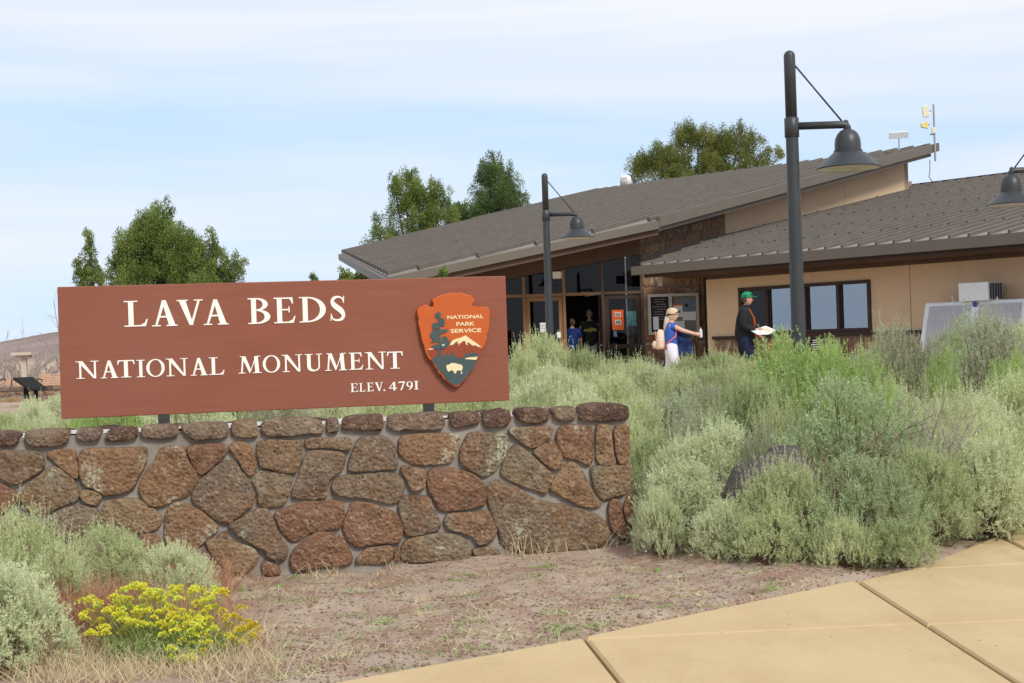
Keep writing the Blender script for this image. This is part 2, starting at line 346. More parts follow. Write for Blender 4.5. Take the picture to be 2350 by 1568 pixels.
m_leaf('leaf_dusty', [(0.312, 0.295, 0.191), (0.416, 0.414, 0.272), (0.497, 0.539, 0.358), (0.578, 0.652, 0.445)])
m_leaf('leaf_juniper', [(0.091, 0.124, 0.031), (0.169, 0.227, 0.058), (0.26, 0.332, 0.09), (0.364, 0.436, 0.132)], .1)
m_leaf('leaf_juniper_dark', [(0.069, 0.106, 0.038), (0.125, 0.188, 0.066), (0.194, 0.269, 0.096), (0.275, 0.356, 0.138)], .1)
m_leaf('leaf_mahogany', [(0.103, 0.127, 0.039), (0.184, 0.218, 0.061), (0.27, 0.265, 0.066), (0.333, 0.391, 0.138)], .1)
m_leaf('straw', [(.44, .33, .18), (.56, .44, .26), (.63, .52, .34), (.69, .60, .43)], .1, .15)
m_leaf('cheatgrass', [(.30, .12, .07), (.42, .20, .12), (.50, .30, .18), (.55, .40, .24)], .1, .15)
m_leaf('weed_green', [(.12, .22, .04), (.18, .34, .06), (.26, .44, .10), (.32, .50, .16)], .1, .2)
m_leaf('flower_yellow', [(.56, .40, .03), (.68, .60, .05), (.74, .72, .07), (.62, .68, .10)], .05, .15)
m_stone('cinder', [(.33, .215, .155), (.33, .215, .155), (.40, .27, .195)], warm=(.36, .22, .15), dark=(.20, .14, .11), lich=.9)
plain('weed_stem', (.22, .26, .08), .8, .1, var=.3, scale=20)
plain('skin', (.58, .32, .22), .55, .3, var=.06); plain('skin_pale', (.66, .40, .29), .55, .3, var=.06)
plain('hair_blonde', (.66, .53, .34), .6, .3, var=.15, scale=40); plain('hair_brown', (.10, .065, .045), .6, .3); plain('hair_grey', (.22, .21, .20), .6, .3)
plain('shirt_blue', (.045, .12, .47), .8, .15, var=.1); plain('trousers_white', (.72, .70, .78), .8, .15, var=.05); plain('jacket_blue', (.02, .04, .12), .7, .2, var=.3, scale=12)
plain('jacket_black', (.019, .02, .022), .75, .15, var=.3, scale=10); plain('shorts_navy', (.015, .02, .045), .8, .15, var=.2); plain('cap_green', (.015, .24, .10), .7, .2, var=.1); plain('cap_tan', (.60, .48, .30), .8, .15)
plain('strap_black', (.012, .012, .013), .5, .3); plain('coral', (.75, .20, .17), .7, .2); plain('bag_cream', (.76, .58, .42), .7, .2, var=.2, scale=30); plain('pink_tag', (.50, .05, .17), .6, .2)
plain('orange_cloth', (.72, .11, .02), .7, .2); plain('shirt_darkgreen', (.017, .026, .02), .8, .15); plain('shirt_navy', (.02, .05, .22), .8, .15); plain('gold', (.55, .42, .08), .5, .3); plain('grey_cloth', (.40, .40, .40), .8, .1)
plain('bottle_clear', (.62, .66, .70), .15, .5); plain('dark_spot', (.01, .01, .01), .4, .4)
# ------------------------------------------------------------------ ground, path, hill
def sstep(a, b, x):
    t = np.clip((np.asarray(x, float)-a)/(b-a), 0, 1); return t*t*(3-2*t)
def vnoise(x, y, s, seed=0):
    """cheap smooth value noise"""
    x = np.asarray(x, float)/s; y = np.asarray(y, float)/s
    xi = np.floor(x); yi = np.floor(y); fx = x-xi; fy = y-yi; fx = fx*fx*(3-2*fx); fy = fy*fy*(3-2*fy)
    def h(a, b):
        v = np.sin(a*127.1+b*311.7+seed*74.7)*43758.5453; return v-np.floor(v)
    return (h(xi, yi)*(1-fx)+h(xi+1, yi)*fx)*(1-fy)+(h(xi, yi+1)*(1-fx)+h(xi+1, yi+1)*fx)*fy
PATH_Z = .035
EDGE = [onz(*p, PATH_Z)[:2] for p in [(300, 1668), (750, 1568), (1340, 1462), (1965, 1332), (2130, 1292), (2240, 1248), (2350, 1207), (2600, 1120)]]
EDGE = [np.array([EDGE[0][0]-3, EDGE[0][1]-.9])]+EDGE
def path_side(x, y):
    """y of the path's far edge at x"""
    ex = [e[0] for e in EDGE]; ey = [e[1] for e in EDGE]; return np.interp(x, ex, ey)
def gz(x, y, fine=True):
    x = np.asarray(x, float); y = np.asarray(y, float)
    z = .42*sstep(10.2, 21, y)
    if fine:
        on = 1-sstep(-.12, .15, y-path_side(x, y)); 
        near = 1-.8*sstep(16, 25, y)
        b = (vnoise(x, y, .55, 1)-.5)*.07+(vnoise(x, y, .21, 2)-.5)*.035+(vnoise(x, y, 1.7, 3)-.5)*.08+(vnoise(x, y, .09, 4)-.5)*.018
        z = z+b*near*(1-on)-on*.05*(y < 16)
    return z
def nonuni(lo, hi, a, b, fine, coarse):
    xs = list(np.arange(a, b, fine)); s = fine; x = b
    while x < hi: xs.append(x); s = min(s*1.22, coarse); x += s
    xs.append(hi); s = fine; x = a-fine
    while x > lo: xs.append(x); s = min(s*1.22, coarse); x -= s
    xs.append(lo); return np.array(sorted(xs))
gx = nonuni(-900, 900, -4.5, 4.2, .05, 60); gy = nonuni(-300, 900, 5.4, 11.0, .05, 60)
X, Y = np.meshgrid(gx, gy); Z = gz(X, Y)
V = np.stack([X, Y, Z], -1).reshape(-1, 3); nx, ny = len(gx), len(gy)
i = np.arange(nx-1)[None, :]+nx*np.arange(ny-1)[:, None]
Q = np.stack([i, i+1, i+nx+1, i+nx], -1).reshape(-1, 4)
tag(link('ground', npmesh('ground', V, Q, 'dirt', smooth=True)), kind='structure')
# concrete path: slabs between real joints
def xy(px, py): return onz(px, py, PATH_Z)[:2]
pth = empty('path', (0, 0, 0)); tag(pth, kind='structure')
def seg(a, b, t): return a+(b-a)*t
k1a, k1b = xy(1965, 1332), xy(2335, 1568); k1c = k1a+(k1b-k1a)*1.9
k2a, k2b = xy(1340, 1462), xy(1425, 1568); k2c = k2a+(k2b-k2a)*3.2
k3a, k3b = xy(2288, 1228), xy(2350, 1259); k3c = k3a+(k3b-k3a)*6
s1a, s1b = xy(1377, 1467), xy(2350, 1421)
s2a, s2b = xy(2030, 1311), xy(2350, 1292)
def isect(p, d, q, e):
    M = np.array([d, -e]).T; t = np.linalg.solve(M, q-p); return p+d*t[0]
S1 = lambda a, d: isect(s1a, s1b-s1a, a, d); S2 = lambda a, d: isect(s2a, s2b-s2a, a, d)
p_s1_k1 = S1(k1a, k1b-k1a); p_s1_k2 = S1(k2a, k2b-k2a); far_r = np.array([9., 0.])
p_s1_k3 = S1(k3a, k3b-k3a); p_s2_k3 = S2(k3a, k3b-k3a); p_s2_e = xy(2085, 1306)
e5, e6, e7 = EDGE[6], EDGE[7], EDGE[8]
kn = unit(np.array([(k1b-k1a)[1], -(k1b-k1a)[0]])); kn = kn if kn[0] > 0 else -kn; kg = kn*.009
slabs = [
 [EDGE[0], EDGE[1], EDGE[2], k2a, k2c, np.array([k2c[0]-4, k2c[1]-.6]), np.array([EDGE[0][0]-1, EDGE[0][1]-3])],
 [k2a, k1a-kg, p_s1_k1-kg, p_s1_k2],
 [p_s1_k2, p_s1_k1-kg, k1c-kg, k2c],
 [k1a+kg, p_s2_e, p_s2_k3, p_s1_k3, p_s1_k1+kg],
 [p_s2_e, EDGE[5], EDGE[6], k3a, p_s2_k3],
 [p_s1_k1+kg, p_s1_k3, k3c, k1c+kg],
 [k3a, EDGE[7], EDGE[8], np.array([EDGE[8][0]+3, EDGE[8][1]]), np.array([k3c[0]+4, k3c[1]]), k3c]]
def inset_poly(P, d):
    P = np.array(P, float); n = len(P); area = sum(P[i][0]*P[(i+1) % n][1]-P[(i+1) % n][0]*P[i][1] for i in range(n))
    if area < 0: P = P[::-1]
    out = []
    for i in range(n):
        a, b, c = P[i-1], P[i], P[(i+1) % n]; d1 = unit(b-a); d2 = unit(c-b)
        n1 = np.array([-d1[1], d1[0]]); n2 = np.array([-d2[1], d2[0]]); m = unit(n1+n2); out.append(b+m*d/max(.4, np.dot(m, n1)))
    return np.array(out)
def slab(P, top=PATH_Z, gap=.006):
    a = inset_poly(P, gap); bb = inset_poly(a, .012); n = len(a)
    V = [(*p, top-.12) for p in a]+[(*p, top-.012) for p in a]+[(*p, top) for p in bb]
    F = [(i, (i+1) % n, n+(i+1) % n, n+i) for i in range(n)]+[(n+i, n+(i+1) % n, 2*n+(i+1) % n, 2*n+i) for i in range(n)]
    for t in tessellate_polygon([[Vector(V[2*n+i]) for i in range(n)]]): F.append(tuple(2*n+q for q in t))
    return V, F
for k, P in enumerate(slabs):
    V, F = slab(P, PATH_Z+[0, .004, .004, -.003, -.003, -.003, .002][k], [.016, .016, .016, .016, .016, .016, .016][k] if False else [.008, .006, .006, .006, .006, .006, .012][k])
    o = mobj('concrete_slab', V, F, 'tan_concrete', pth); fixn(o.data)
# plaza pavement in front of the visitor centre
o = MB().box((9, 31.0, .455), (26, 9.4, .05)).build('plaza_pavement', 'tan_concrete'); tag(o, kind='structure')
# cinder hill far left
def m_hill():
    m, nt, b = newmat('hill_cinder', .95, .05); v = objcoord(nt)
    c = ramp(nt, noise(nt, .02, 8, .7, v), [(.35, (.20, .145, .13)), (.5, (.28, .21, .19)), (.65, (.35, .28, .25))])
    c = mixc(nt, ramp(nt, noise(nt, .09, 6, .75, v), [(.54, (0, 0, 0)), (.64, (.7, .7, .7))]), c, (.22, .20, .13)); L_(nt, c, b.inputs['Base Color'])
m_hill()
hv, hf = [], []; NR, NT = 30, 64; hc = at(700, 800, 520)[:2]
for r in range(NR+1):
    for t in range(NT):
        rr = r/NR; a = 2*math.pi*t/NT
        x = hc[0]+math.cos(a)*rr*150; y = hc[1]+math.sin(a)*rr*150
        hv.append((x, y, 16*math.tanh(28*(1-rr)/16)*(1+.25*(vnoise(x, y, 30, 7)-.5))+(vnoise(x, y, 9, 8)-.5)*2.0*(1-rr)-.3))
for r in range(NR):
    for t in range(NT):
        hf.append((r*NT+t, r*NT+(t+1) % NT, (r+1)*NT+(t+1) % NT, (r+1)*NT+t))
tag(mobj('hill', hv, hf, 'hill_cinder', smooth=True), kind='structure'); fixn(bpy.data.objects['hill'].data)
# ------------------------------------------------------------------ low stone wall carrying the sign
WA = math.atan2(FP, 17500)                        # the wall's right end is farther away
wd = np.array([math.cos(WA), math.sin(WA), 0]); wn = np.array([math.sin(WA), -math.cos(WA), 0])   # along, towards the camera
W0 = at(650, 963, FP/338.); W0[2] = 0; W0 = W0-wn*0
def wallpt(px, py, off=0): return onplane(px, py, W0+wn*off, wn)
def ws(p): return float(np.dot(np.asarray(p)-W0, wd))
zA = lambda q: (q[0]/1.384/1.74298, (1600+q[1]/1.384)/1.74298)
zB = lambda q: ((1200+q[0]/1.6786)/1.74298, (1550+q[1]/1.6786)/1.74298)
zP = lambda q: (q[0]/1.74298, q[1]/1.74298)
CAPA = [[(0,180),(60,180),(105,195),(108,225),(80,250),(0,258),(-60,250),(-70,200)],
 [(130,190),(160,168),(300,160),(375,172),(385,205),(375,245),(300,258),(170,260),(140,240)],
 [(420,165),(470,155),(550,160),(562,190),(550,228),(480,235),(425,222)],
 [(580,185),(625,155),(740,155),(765,180),(762,212),(640,228),(585,222)],
 [(780,150),(830,138),(960,138),(990,165),(985,205),(930,217),(800,212),(776,190)],
 [(995,150),(1080,128),(1250,125),(1268,160),(1262,215),(1150,222),(1070,228),(1010,175)],
 [(1275,125),(1340,110),(1415,112),(1428,150),(1435,205),(1380,217),(1285,205)],
 [(1440,125),(1520,105),(1700,95),(1780,110),(1795,150),(1790,190),(1660,192),(1560,208),(1450,200)]]
CAPB = [[(178,225),(205,203),(250,208),(266,250),(258,295),(215,310),(178,295)],
 [(285,220),(330,195),(540,180),(560,200),(565,270),(545,295),(400,292),(280,288)],
 [(585,215),(640,185),(900,168),(965,185),(978,240),(965,280),(890,292),(720,288),(630,300),(585,270)],
 [(1005,190),(1060,165),(1190,163),(1215,200),(1210,240),(1100,270),(1030,272),(1010,250)],
 [(1228,180),(1290,152),(1400,148),(1420,190),(1415,245),(1330,272),(1250,275),(1226,235)],
 [(1450,165),(1500,138),(1640,135),(1685,170),(1680,210),(1600,240),(1500,248),(1455,215)],
 [(1695,150),(1740,130),(1840,128),(1862,165),(1855,205),(1780,225),(1710,222)],
 [(1890,125),(1960,108),(2180,108),(2210,135),(2215,200),(2180,218),(2020,228),(1880,225),(1872,195)]]
FA = [[(0,285),(60,280),(230,282),(240,320),(238,380),(175,425),(85,470),(0,430),(-40,350)],
 [(260,300),(300,278),(405,275),(420,300),(430,360),(435,440),(350,385),(300,340)],
 [(0,460),(40,475),(110,520),(125,560),(60,580),(0,640),(-60,600),(-60,480)],
 [(130,520),(150,470),(215,430),(270,370),(320,375),(380,420),(415,460),(438,520),(430,555),(330,590),(230,635),(180,620),(130,560)],
 [(442,290),(500,275),(700,265),(800,265),(812,290),(800,370),(760,440),(740,490),(650,520),(590,525),(530,490),(470,470),(450,400)],
 [(450,510),(480,498),(540,510),(562,535),(545,575),(500,570),(455,545)],
 [(800,420),(850,340),(900,265),(1000,258),(1035,280),(1040,330),(1080,400),(1098,430),(1080,500),(1020,540),(940,560),(900,585),(850,585),(790,540),(778,480)],
 [(1045,260),(1110,245),(1250,243),(1258,290),(1200,350),(1130,412),(1090,400),(1065,350),(1045,300)],
 [(1275,250),(1310,232),(1380,245),(1405,290),(1420,350),(1415,390),(1385,420),(1350,390),(1310,320),(1280,285)],
 [(1425,240),(1460,225),(1640,225),(1670,240),(1668,290),(1655,360),(1630,400),(1520,385),(1450,375),(1430,310)],
 [(1060,540),(1080,500),(1130,430),(1200,365),(1265,335),(1310,350),(1340,400),(1390,470),(1410,530),(1395,580),(1350,620),(1290,665),(1240,680),(1180,650),(1110,600)],
 [(1395,440),(1420,400),(1480,392),(1600,405),(1615,430),(1600,490),(1590,540),(1560,580),(1480,590),(1435,575),(1430,500)],
 [(280,650),(330,610),(430,580),(520,590),(548,620),(540,660),(530,700),(440,740),(380,775),(320,740),(285,700)],
 [(560,640),(590,560),(640,545),(760,550),(830,580),(880,630),(892,680),(870,715),(800,735),(700,720),(600,700),(570,680)],
 [(920,620),(960,575),(1020,570),(1080,600),(1150,650),(1215,710),(1150,770),(1070,830),(1030,850),(960,830),(910,790),(912,700)],
 [(1270,685),(1330,660),(1400,620),(1450,600),(1490,610),(1520,680),(1550,760),(1590,810),(1580,870),(1540,890),(1480,870),(1470,830),(1400,800),(1290,730)],
 [(1140,790),(1180,765),(1260,770),(1350,800),(1410,820),(1430,870),(1400,920),(1340,955),(1260,945),(1210,890),(1170,850)],
 [(1195,762),(1240,725),(1262,738),(1256,762),(1230,766)],
 [(1040,880),(1090,830),(1130,815),(1165,860),(1205,905),(1235,955),(1150,960),(1060,930)],
 [(780,760),(800,740),(870,750),(895,800),(900,860),(860,920),(790,870)],
 [(0,700),(110,640),(220,690),(270,770),(200,850),(0,860)],[(300,870),(400,800),(500,790),(600,730),(680,750),(755,800),(740,900),(500,950),(320,930)],
 [(920,860),(1010,870),(1030,930),(980,960),(900,930)],[(1450,890),(1530,905),(1560,960),(1460,970)]]
FPX = [[(1170,1976),(1192,1911),(1221,1824),(1236,1806),(1319,1806),(1367,1812),(1379,1836),(1373,1872),(1343,1901),(1319,1913),(1313,1955),(1298,1994),(1236,1996),(1180,1990)],
 [(1098,2048),(1116,2099),(1149,2156),(1178,2167),(1200,2158),(1248,2128),(1337,2113),(1361,2104),(1370,2074),(1374,2027),(1367,2006),(1307,2000),(1236,2006),(1156,2026)],
 [(1163,2221),(1185,2192),(1236,2152),(1265,2128),(1307,2125),(1349,2137),(1385,2175),(1408,2223),(1402,2252),(1319,2265),(1224,2275),(1170,2280)]]
FB = [[(45,345),(100,335),(230,345),(325,335),(328,380),(320,420),(270,415),(180,400),(70,412),(45,395)],
 [(330,500),(360,420),(400,340),(440,325),(570,330),(620,370),(645,420),(642,500),(640,545),(520,555),(360,560),(330,545)],
 [(668,400),(675,340),(720,320),(900,308),(1055,308),(1062,360),(1045,420),(1015,490),(970,515),(780,520),(730,500),(672,450)],
 [(1070,460),(1085,400),(1120,320),(1170,305),(1320,310),(1385,318),(1397,370),(1385,430),(1350,500),(1300,560),(1240,597),(1180,580),(1110,530),(1075,500)],
 [(1400,280),(1480,268),(1620,265),(1690,268),(1680,310),(1640,360),(1580,400),(1530,402),(1480,375),(1430,325)],
 [(1345,570),(1375,480),(1435,385),(1480,400),(1540,450),(1620,520),(1690,575),(1688,630),(1660,690),(1640,722),(1580,690),(1480,650),(1360,600)],
 [(1565,430),(1620,385),(1680,355),(1710,370),(1745,440),(1762,490),(1730,540),(1690,545),(1640,510),(1590,460)],
 [(1715,350),(1745,270),(1790,258),(1945,260),(1955,300),(1960,400),(1955,500),(1920,525),(1850,480),(1780,480),(1745,410)],
 [(1985,265),(2010,250),(2070,255),(2085,300),(2090,430),(2108,490),(2090,515),(2010,515),(1988,490),(1985,400)],
 [(2105,275),(2150,250),(2195,258),(2205,300),(2210,450),(2200,495),(2160,510),(2125,490),(2112,400)],
 [(1955,560),(1975,530),(2200,525),(2225,560),(2222,640),(2180,710),(2100,735),(2050,755),(2000,730),(1965,640)],
 [(1680,680),(1690,640),(1740,560),(1790,510),(1830,503),(1870,530),(1920,610),(1960,700),(2015,770),(1995,795),(1940,808),(1870,790),(1780,740),(1700,705)],
 [(215,650),(240,605),(350,585),(480,580),(550,568),(650,585),(685,620),(690,680),(660,750),(620,785),(540,765),(440,740),(300,735),(230,710)],
 [(678,545),(710,530),(780,540),(840,555),(842,610),(830,670),(760,695),(735,670),(700,600)],
 [(860,560),(920,545),(1020,545),(1110,560),(1180,600),(1240,660),(1245,710),(1235,780),(1200,800),(1080,820),(970,832),(920,800),(900,740),(860,690)],
 [(655,790),(690,735),(760,722),(850,735),(880,770),(910,850),(935,890),(935,940),(880,965),(800,985),(730,995),(700,960),(680,860)],
 [(285,960),(310,870),(345,775),(400,768),(480,785),(600,820),(655,860),(680,910),(680,1000),(660,1040),(540,1045),(450,1055),(390,1075),(330,1030)],
 [(970,900),(985,860),(1050,840),(1180,838),(1255,825),(1285,880),(1310,940),(1300,1010),(1240,1045),(1195,1055),(1160,1000),(1090,970),(1000,960)],
 [(1255,680),(1300,625),(1380,640),(1480,680),(1570,745),(1680,775),(1800,790),(1930,830),(2000,860),(2050,920),(2080,980),(2070,1040),(1900,1090),(1700,1115),(1450,1105),(1350,1060),(1330,960),(1290,860),(1260,760)],
 [(2065,770),(2110,750),(2150,765),(2150,850),(2180,900),(2200,1000),(2150,1010),(2100,970),(2075,900)],
 [(2165,800),(2200,720),(2230,740),(2235,900),(2200,920),(2180,860)],
 [(390,1140),(440,1085),(520,1065),(610,1065),(620,1100),(600,1170),(480,1185),(380,1175)],
 [(680,1090),(720,1020),(800,1000),(930,975),(1050,985),(1110,1030),(1140,1080),(1130,1150),(1000,1160),(800,1170),(690,1160)],
 [(2100,1050),(2150,1030),(2235,1030),(2235,1090),(2100,1100)],[(1160,1080),(1240,1065),(1330,1085),(1320,1130),(1180,1130)],[(630,1110),(665,1060),(670,1150),(640,1165)]]
def stone_mesh(P2, depth, bulge, seed):
    """P2: outline in (s, z) wall coordinates -> V in (s, z, out), F.  Rim sunk in the mortar, face uneven."""
    P = chaikin(P2, 1); c = P.mean(0); n = len(P); sz = math.sqrt(np.ptp(P[:, 0])*np.ptp(P[:, 1]))
    P = c+(P-c)*(1+.011/(sz*.5+.02))
    P = P+(np.stack([vnoise(P[:, 0]*9, P[:, 1]*9, .35, seed), vnoise(P[:, 0]*9, P[:, 1]*9, .35, seed+9)], 1)-.5)*.012
    rings = [(1.0, -.035), (1.0, .006), (.99, .75*depth), (.97, .98*depth), (.88, depth+bulge*.2), (.70, depth+bulge*.4), (.5, depth+bulge*.6), (.25, depth+bulge*.6)]
    V, F = [], []
    for r, d in rings:
        q = c+(P-c)*r
        nz = (vnoise(q[:, 0], q[:, 1], .06, seed+3)-.5)*.020+(vnoise(q[:, 0], q[:, 1], .03, seed+6)-.5)*.010+(vnoise(q[:, 0], q[:, 1], .17, seed+5)-.5)*.025 if d > .005 else 0
        dd = np.full(n, d)+nz
        V += [(a[0], a[1], b) for a, b in zip(q, dd)]
    V.append((c[0], c[1], depth+bulge*.6)); m = len(V)-1; k = len(rings)
    for i in range(k-1):
        for j in range(n): F.append((i*n+j, i*n+(j+1) % n, (i+1)*n+(j+1) % n, (i+1)*n+j))
    for j in range(n): F.append(((k-1)*n+j, (k-1)*n+(j+1) % n, m))
    return np.array(V), F
wallE = empty('stone_wall', W0, 'low wall of brown lava stones in pale mortar carrying the brown sign', 'wall')
s_end = ws(wallpt(1444, 1000)); s_start = ws(wallpt(0, 1100))-2.2; TH = .52
ztop = float(np.mean([wallpt(600, 967)[2], wallpt(1200, 940)[2]]))
def place(Vs, base=0):
    return np.array([W0+wd*v[0]+np.array([0, 0, v[1]])+wn*v[2] for v in Vs])
# mortar core with a slightly uneven front
m_ = MB(); ns = 90; nz_ = 18; zt = ztop-.045
for a in range(ns+1):
    for b in range(nz_+1):
        s = s_start+(s_end-.012-s_start)*a/ns; z = -.12+(zt+.12)*b/nz_
        m_.V.append(tuple(W0+wd*s+np.array([0, 0, z])+wn*((vnoise(s, z, .12, 3)-.5)*.012-.002)))
for a in range(ns):
    for b in range(nz_):
        q = a*(nz_+1)+b; m_.F.append((q, q+nz_+1, q+nz_+2, q+1))
e = np.array([0, 0, 1.])
L0, L1 = W0+wd*s_start-wn*.006, W0+wd*(s_end-.012)-wn*.006
m_.prism([L0-wn*0+e*-.12, L1+e*-.12, L1+e*zt, L0+e*zt], -wn*(TH-.02)).build('mortar', 'mortar', wallE)
# pale mortar wash on the top between the cap stones
mm = MB()
for a in range(60):
    s = s_start+(s_end-s_start-.05)*a/59
    for b in range(5):
        mm.V.append(tuple(W0+wd*s-wn*(.05+(TH-.09)*b/4)+e*(ztop-.042+.02*(vnoise(s, b*.1, .15, 5)-.3)+.012*math.sin(b/4*math.pi))))
for a in range(59):
    for b in range(4): q = a*5+b; mm.F.append((q, q+5, q+6, q+1))
mm.build('mortar_wash', 'mortar_wash', wallE, True)
# face stones
polys = [[zA(q) for q in P] for P in FA]+[[zB(q) for q in P] for P in FB]+[[zP(q) for q in P] for P in FPX]
extra = []
rs = random.Random(5)
for r in range(3):                                # beyond the left edge of the picture
    s = ws(wallpt(0, 1100))-.12
    while s > s_start+.2:
        ww = rs.uniform(.3, .42); z0, z1 = .02+r*.3, .29+r*.3; c = [(s-ww+.03, z0+.05), (s-ww*.6, z0), (s-.05, z0+.03), (s, (z0+z1)/2), (s-.06, z1-.02), (s-ww*.5, z1), (s-ww+.05, z1-.04)]
        extra.append(c); s -= ww+.03
cnt = 0
for k, P in enumerate(polys):
    P2 = [(ws(wallpt(*q)), wallpt(*q)[2]) for q in P]
    sz = math.sqrt(np.ptp([q[0] for q in P2])*np.ptp([q[1] for q in P2]))
    Vs, F = stone_mesh(P2, .028+.014*rs.random(), .006+.012*sz, k*3.7)
    o = mobj('stone', place(Vs), F, 'lava_face', wallE, True); fixn(o.data)
for k, P2 in enumerate(extra):
    Vs, F = stone_mesh(P2, .025, .02, k*2.1); o = mobj('stone', place(Vs), F, 'lava_face', wallE, True); fixn(o.data)
# right end face of the wall
for k, (a, b, z0, z1) in enumerate([(.03, .27, .02, .34), (.29, .5, .03, .27), (.03, .2, .36, .62), (.22, .5, .29, .58), (.03, .3, .64, ztop-.17), (.32, .5, .60, ztop-.17)]):
    P2 = [(a+.03, z0), (b-.02, z0+.02), (b, z1-.04), (b-.05, z1), (a+.02, z1-.01), (a, z0+.06)]
    Vs, F = stone_mesh(P2, .02, .015, k*5.5+40)
    Vw = np.array([W0+wd*(s_end-.012+v[2])-wn*v[0]+e*v[1] for v in Vs]); o = mobj('stone', Vw, F, 'lava_face', wallE, True); fixn(o.data)
# cap stones: full rounded blocks, front row from the photograph and a back row
def blob(s0, s1, z0, z1, o0, o1, seed, outline=None):
    """rounded block between o0 (towards the camera) and o1 behind"""
    V, F = [], []; nk = 7
    if outline is None: outline = [(s0, (z0+z1)/2), (s0+.03, z1-.02), ((s0+s1)/2, z1), (s1-.03, z1-.02), (s1, (z0+z1)/2), (s1-.03, z0), (s0+.03, z0)]
    P = chaikin(outline, 1); c = P.mean(0); n = len(P)
    prof = [(.0, .80), (.012, .91), (.035, .985), (.5, 1.0), (1-.2, .98), (1-.05, .9), (1., .78)]
    for t, r in prof:
        q = c+(P-c)*r; dd = o0-(o0-o1)*t
        nzs = (vnoise(q[:, 0]*1.+t*3, q[:, 1]+t*5, .07, seed)-.5)*.02
        V += [tuple(W0+wd*a[0]+e*(a[1]+z)+wn*(dd+z*.6)) for a, z in zip(q, nzs)]
    for i in range(nk-1):
        for j in range(n): F.append((i*n+j, i*n+(j+1) % n, (i+1)*n+(j+1) % n, (i+1)*n+j))
    V.append(tuple(W0+wd*c[0]+e*c[1]+wn*(o0+.012))); F += [(j, (j+1) % n, nk*n) for j in range(n)]
    V.append(tuple(W0+wd*c[0]+e*c[1]+wn*o1)); F += [((nk-1)*n+(j+1) % n, (nk-1)*n+j, nk*n+1) for j in range(n)]
    return V, F
caps = [[zA(q) for q in P] for P in CAPA]+[[zB(q) for q in P] for P in CAPB]; spans = []
for k, P in enumerate(caps):
    P2 = [(ws(wallpt(*q, .03)), wallpt(*q, .03)[2]) for q in P]; spans.append((min(q[0] for q in P2), max(q[0] for q in P2)))
    V, F = blob(0, 0, 0, 0, .045, -.2, k*4.3, P2); o = mobj('cap_stone', V, F, 'lava_cap', wallE, True); fixn(o.data)
s = spans[0][0]-.03
while s > s_start: 
    V, F = blob(s-.33, s, ztop-.13, ztop, .045, -.2, s*9); o = mobj('cap_stone', V, F, 'lava_cap', wallE, True); fixn(o.data); s -= .36
s = s_end; k = 0
while s > s_start+.3:
    ww = rs.uniform(.24, .45); V, F = blob(s-ww, s, ztop-.13, ztop-.0-.015*rs.random(), -.25, -.54, s*7+3); o = mobj('cap_stone', V, F, 'lava_cap', wallE, True); fixn(o.data); s -= ww+rs.uniform(.03, .08)
# ------------------------------------------------------------------ entrance sign
SOFF = -.24                                       # the board stands over the middle of the wall
SB = W0+wn*SOFF
def spt(px, py, off=0): return onplane(px, py, SB+wn*(.03+off), wn)      # a point on the board's front face
def ss(p): return float(np.dot(np.asarray(p)-SB, wd))
cor = [spt(131, 657), spt(1161, 635), spt(1169, 920), spt(141, 961)]
sl_ = (ss(cor[0])+ss(cor[3]))/2; sr_ = (ss(cor[1])+ss(cor[2]))/2; st_ = (cor[0][2]+cor[1][2])/2; sb_ = (cor[2][2]+cor[3][2])/2
signE = empty('entrance_sign', SB+wd*(sl_+sr_)/2, 'wide brown entrance sign with cream serif lettering and orange arrowhead emblem', 'sign')
def SP(s, z, o=0): return SB+wd*s+e*z+wn*o
bd = MB().box(SP((sl_+sr_)/2, (st_+sb_)/2, 0), (sr_-sl_, .06, st_-sb_), (wd, wn, e)).build('board', 'sign_brown', signE); bevel(bd, .005)
for px in (375, 985):
    s = ss(spt(px, 940)); MB().box(SP(s, (sb_+ztop)/2-.1, 0), (.075, .055, sb_-ztop+.2), (wd, wn, e)).build('post', 'dark_post', signE)
def rect(a, b, c, d): return [(a, b), (c, b), (c, d), (a, d)]
def arc(cx, cy, rx, ry, a0, a1, n): return [(cx+rx*math.cos(R(a0+(a1-a0)*i/n)), cy+ry*math.sin(R(a0+(a1-a0)*i/n))) for i in range(n+1)]
def ringp(o, i): return ('ring', o, i)
def stroke(pts):
    Lp, Rp = [], []
    # smooth with Catmull-Rom
    P = np.array(pts, float); Q = []
    for i in range(len(P)-1):
        a, b, c, d = P[max(i-1, 0)], P[i], P[i+1], P[min(i+2, len(P)-1)]
        for t in (0, .33, .66): Q.append(.5*((2*b)+(c-a)*t+(2*a-5*b+4*c-d)*t*t+(3*b-a-3*c+d)*t**3))
    Q.append(P[-1]); Q = np.array(Q)
    for i in range(len(Q)):
        d = Q[min(i+1, len(Q)-1)][:2]-Q[max(i-1, 0)][:2]; d = d/np.linalg.norm(d); nrm = np.array([-d[1], d[0]])
        Lp.append(tuple(Q[i][:2]+nrm*Q[i][2])); Rp.append(tuple(Q[i][:2]-nrm*Q[i][2]))
    return ringp(Lp, Rp)
sf = .045
G = {}
G['L'] = [rect(.18, .03, .40, .97), rect(0, 1-sf, .58, 1), [(0, 0), (.90, 0), (.93, .055), (0, sf)], [(.70, .04), (.92, .02), (1, .28), (.94, .27), (.86, .13), (.72, .075)]]
G['A'] = [[(.40, 1), (.56, 1), (.92, .03), (.66, .03)], [(.405, .98), (.48, .80), (.205, .03), (.12, .03)], [(.25, .33), (.68, .33), (.66, .395), (.27, .395)], rect(0, 0, .34, sf), rect(.56, 0, 1, sf)]
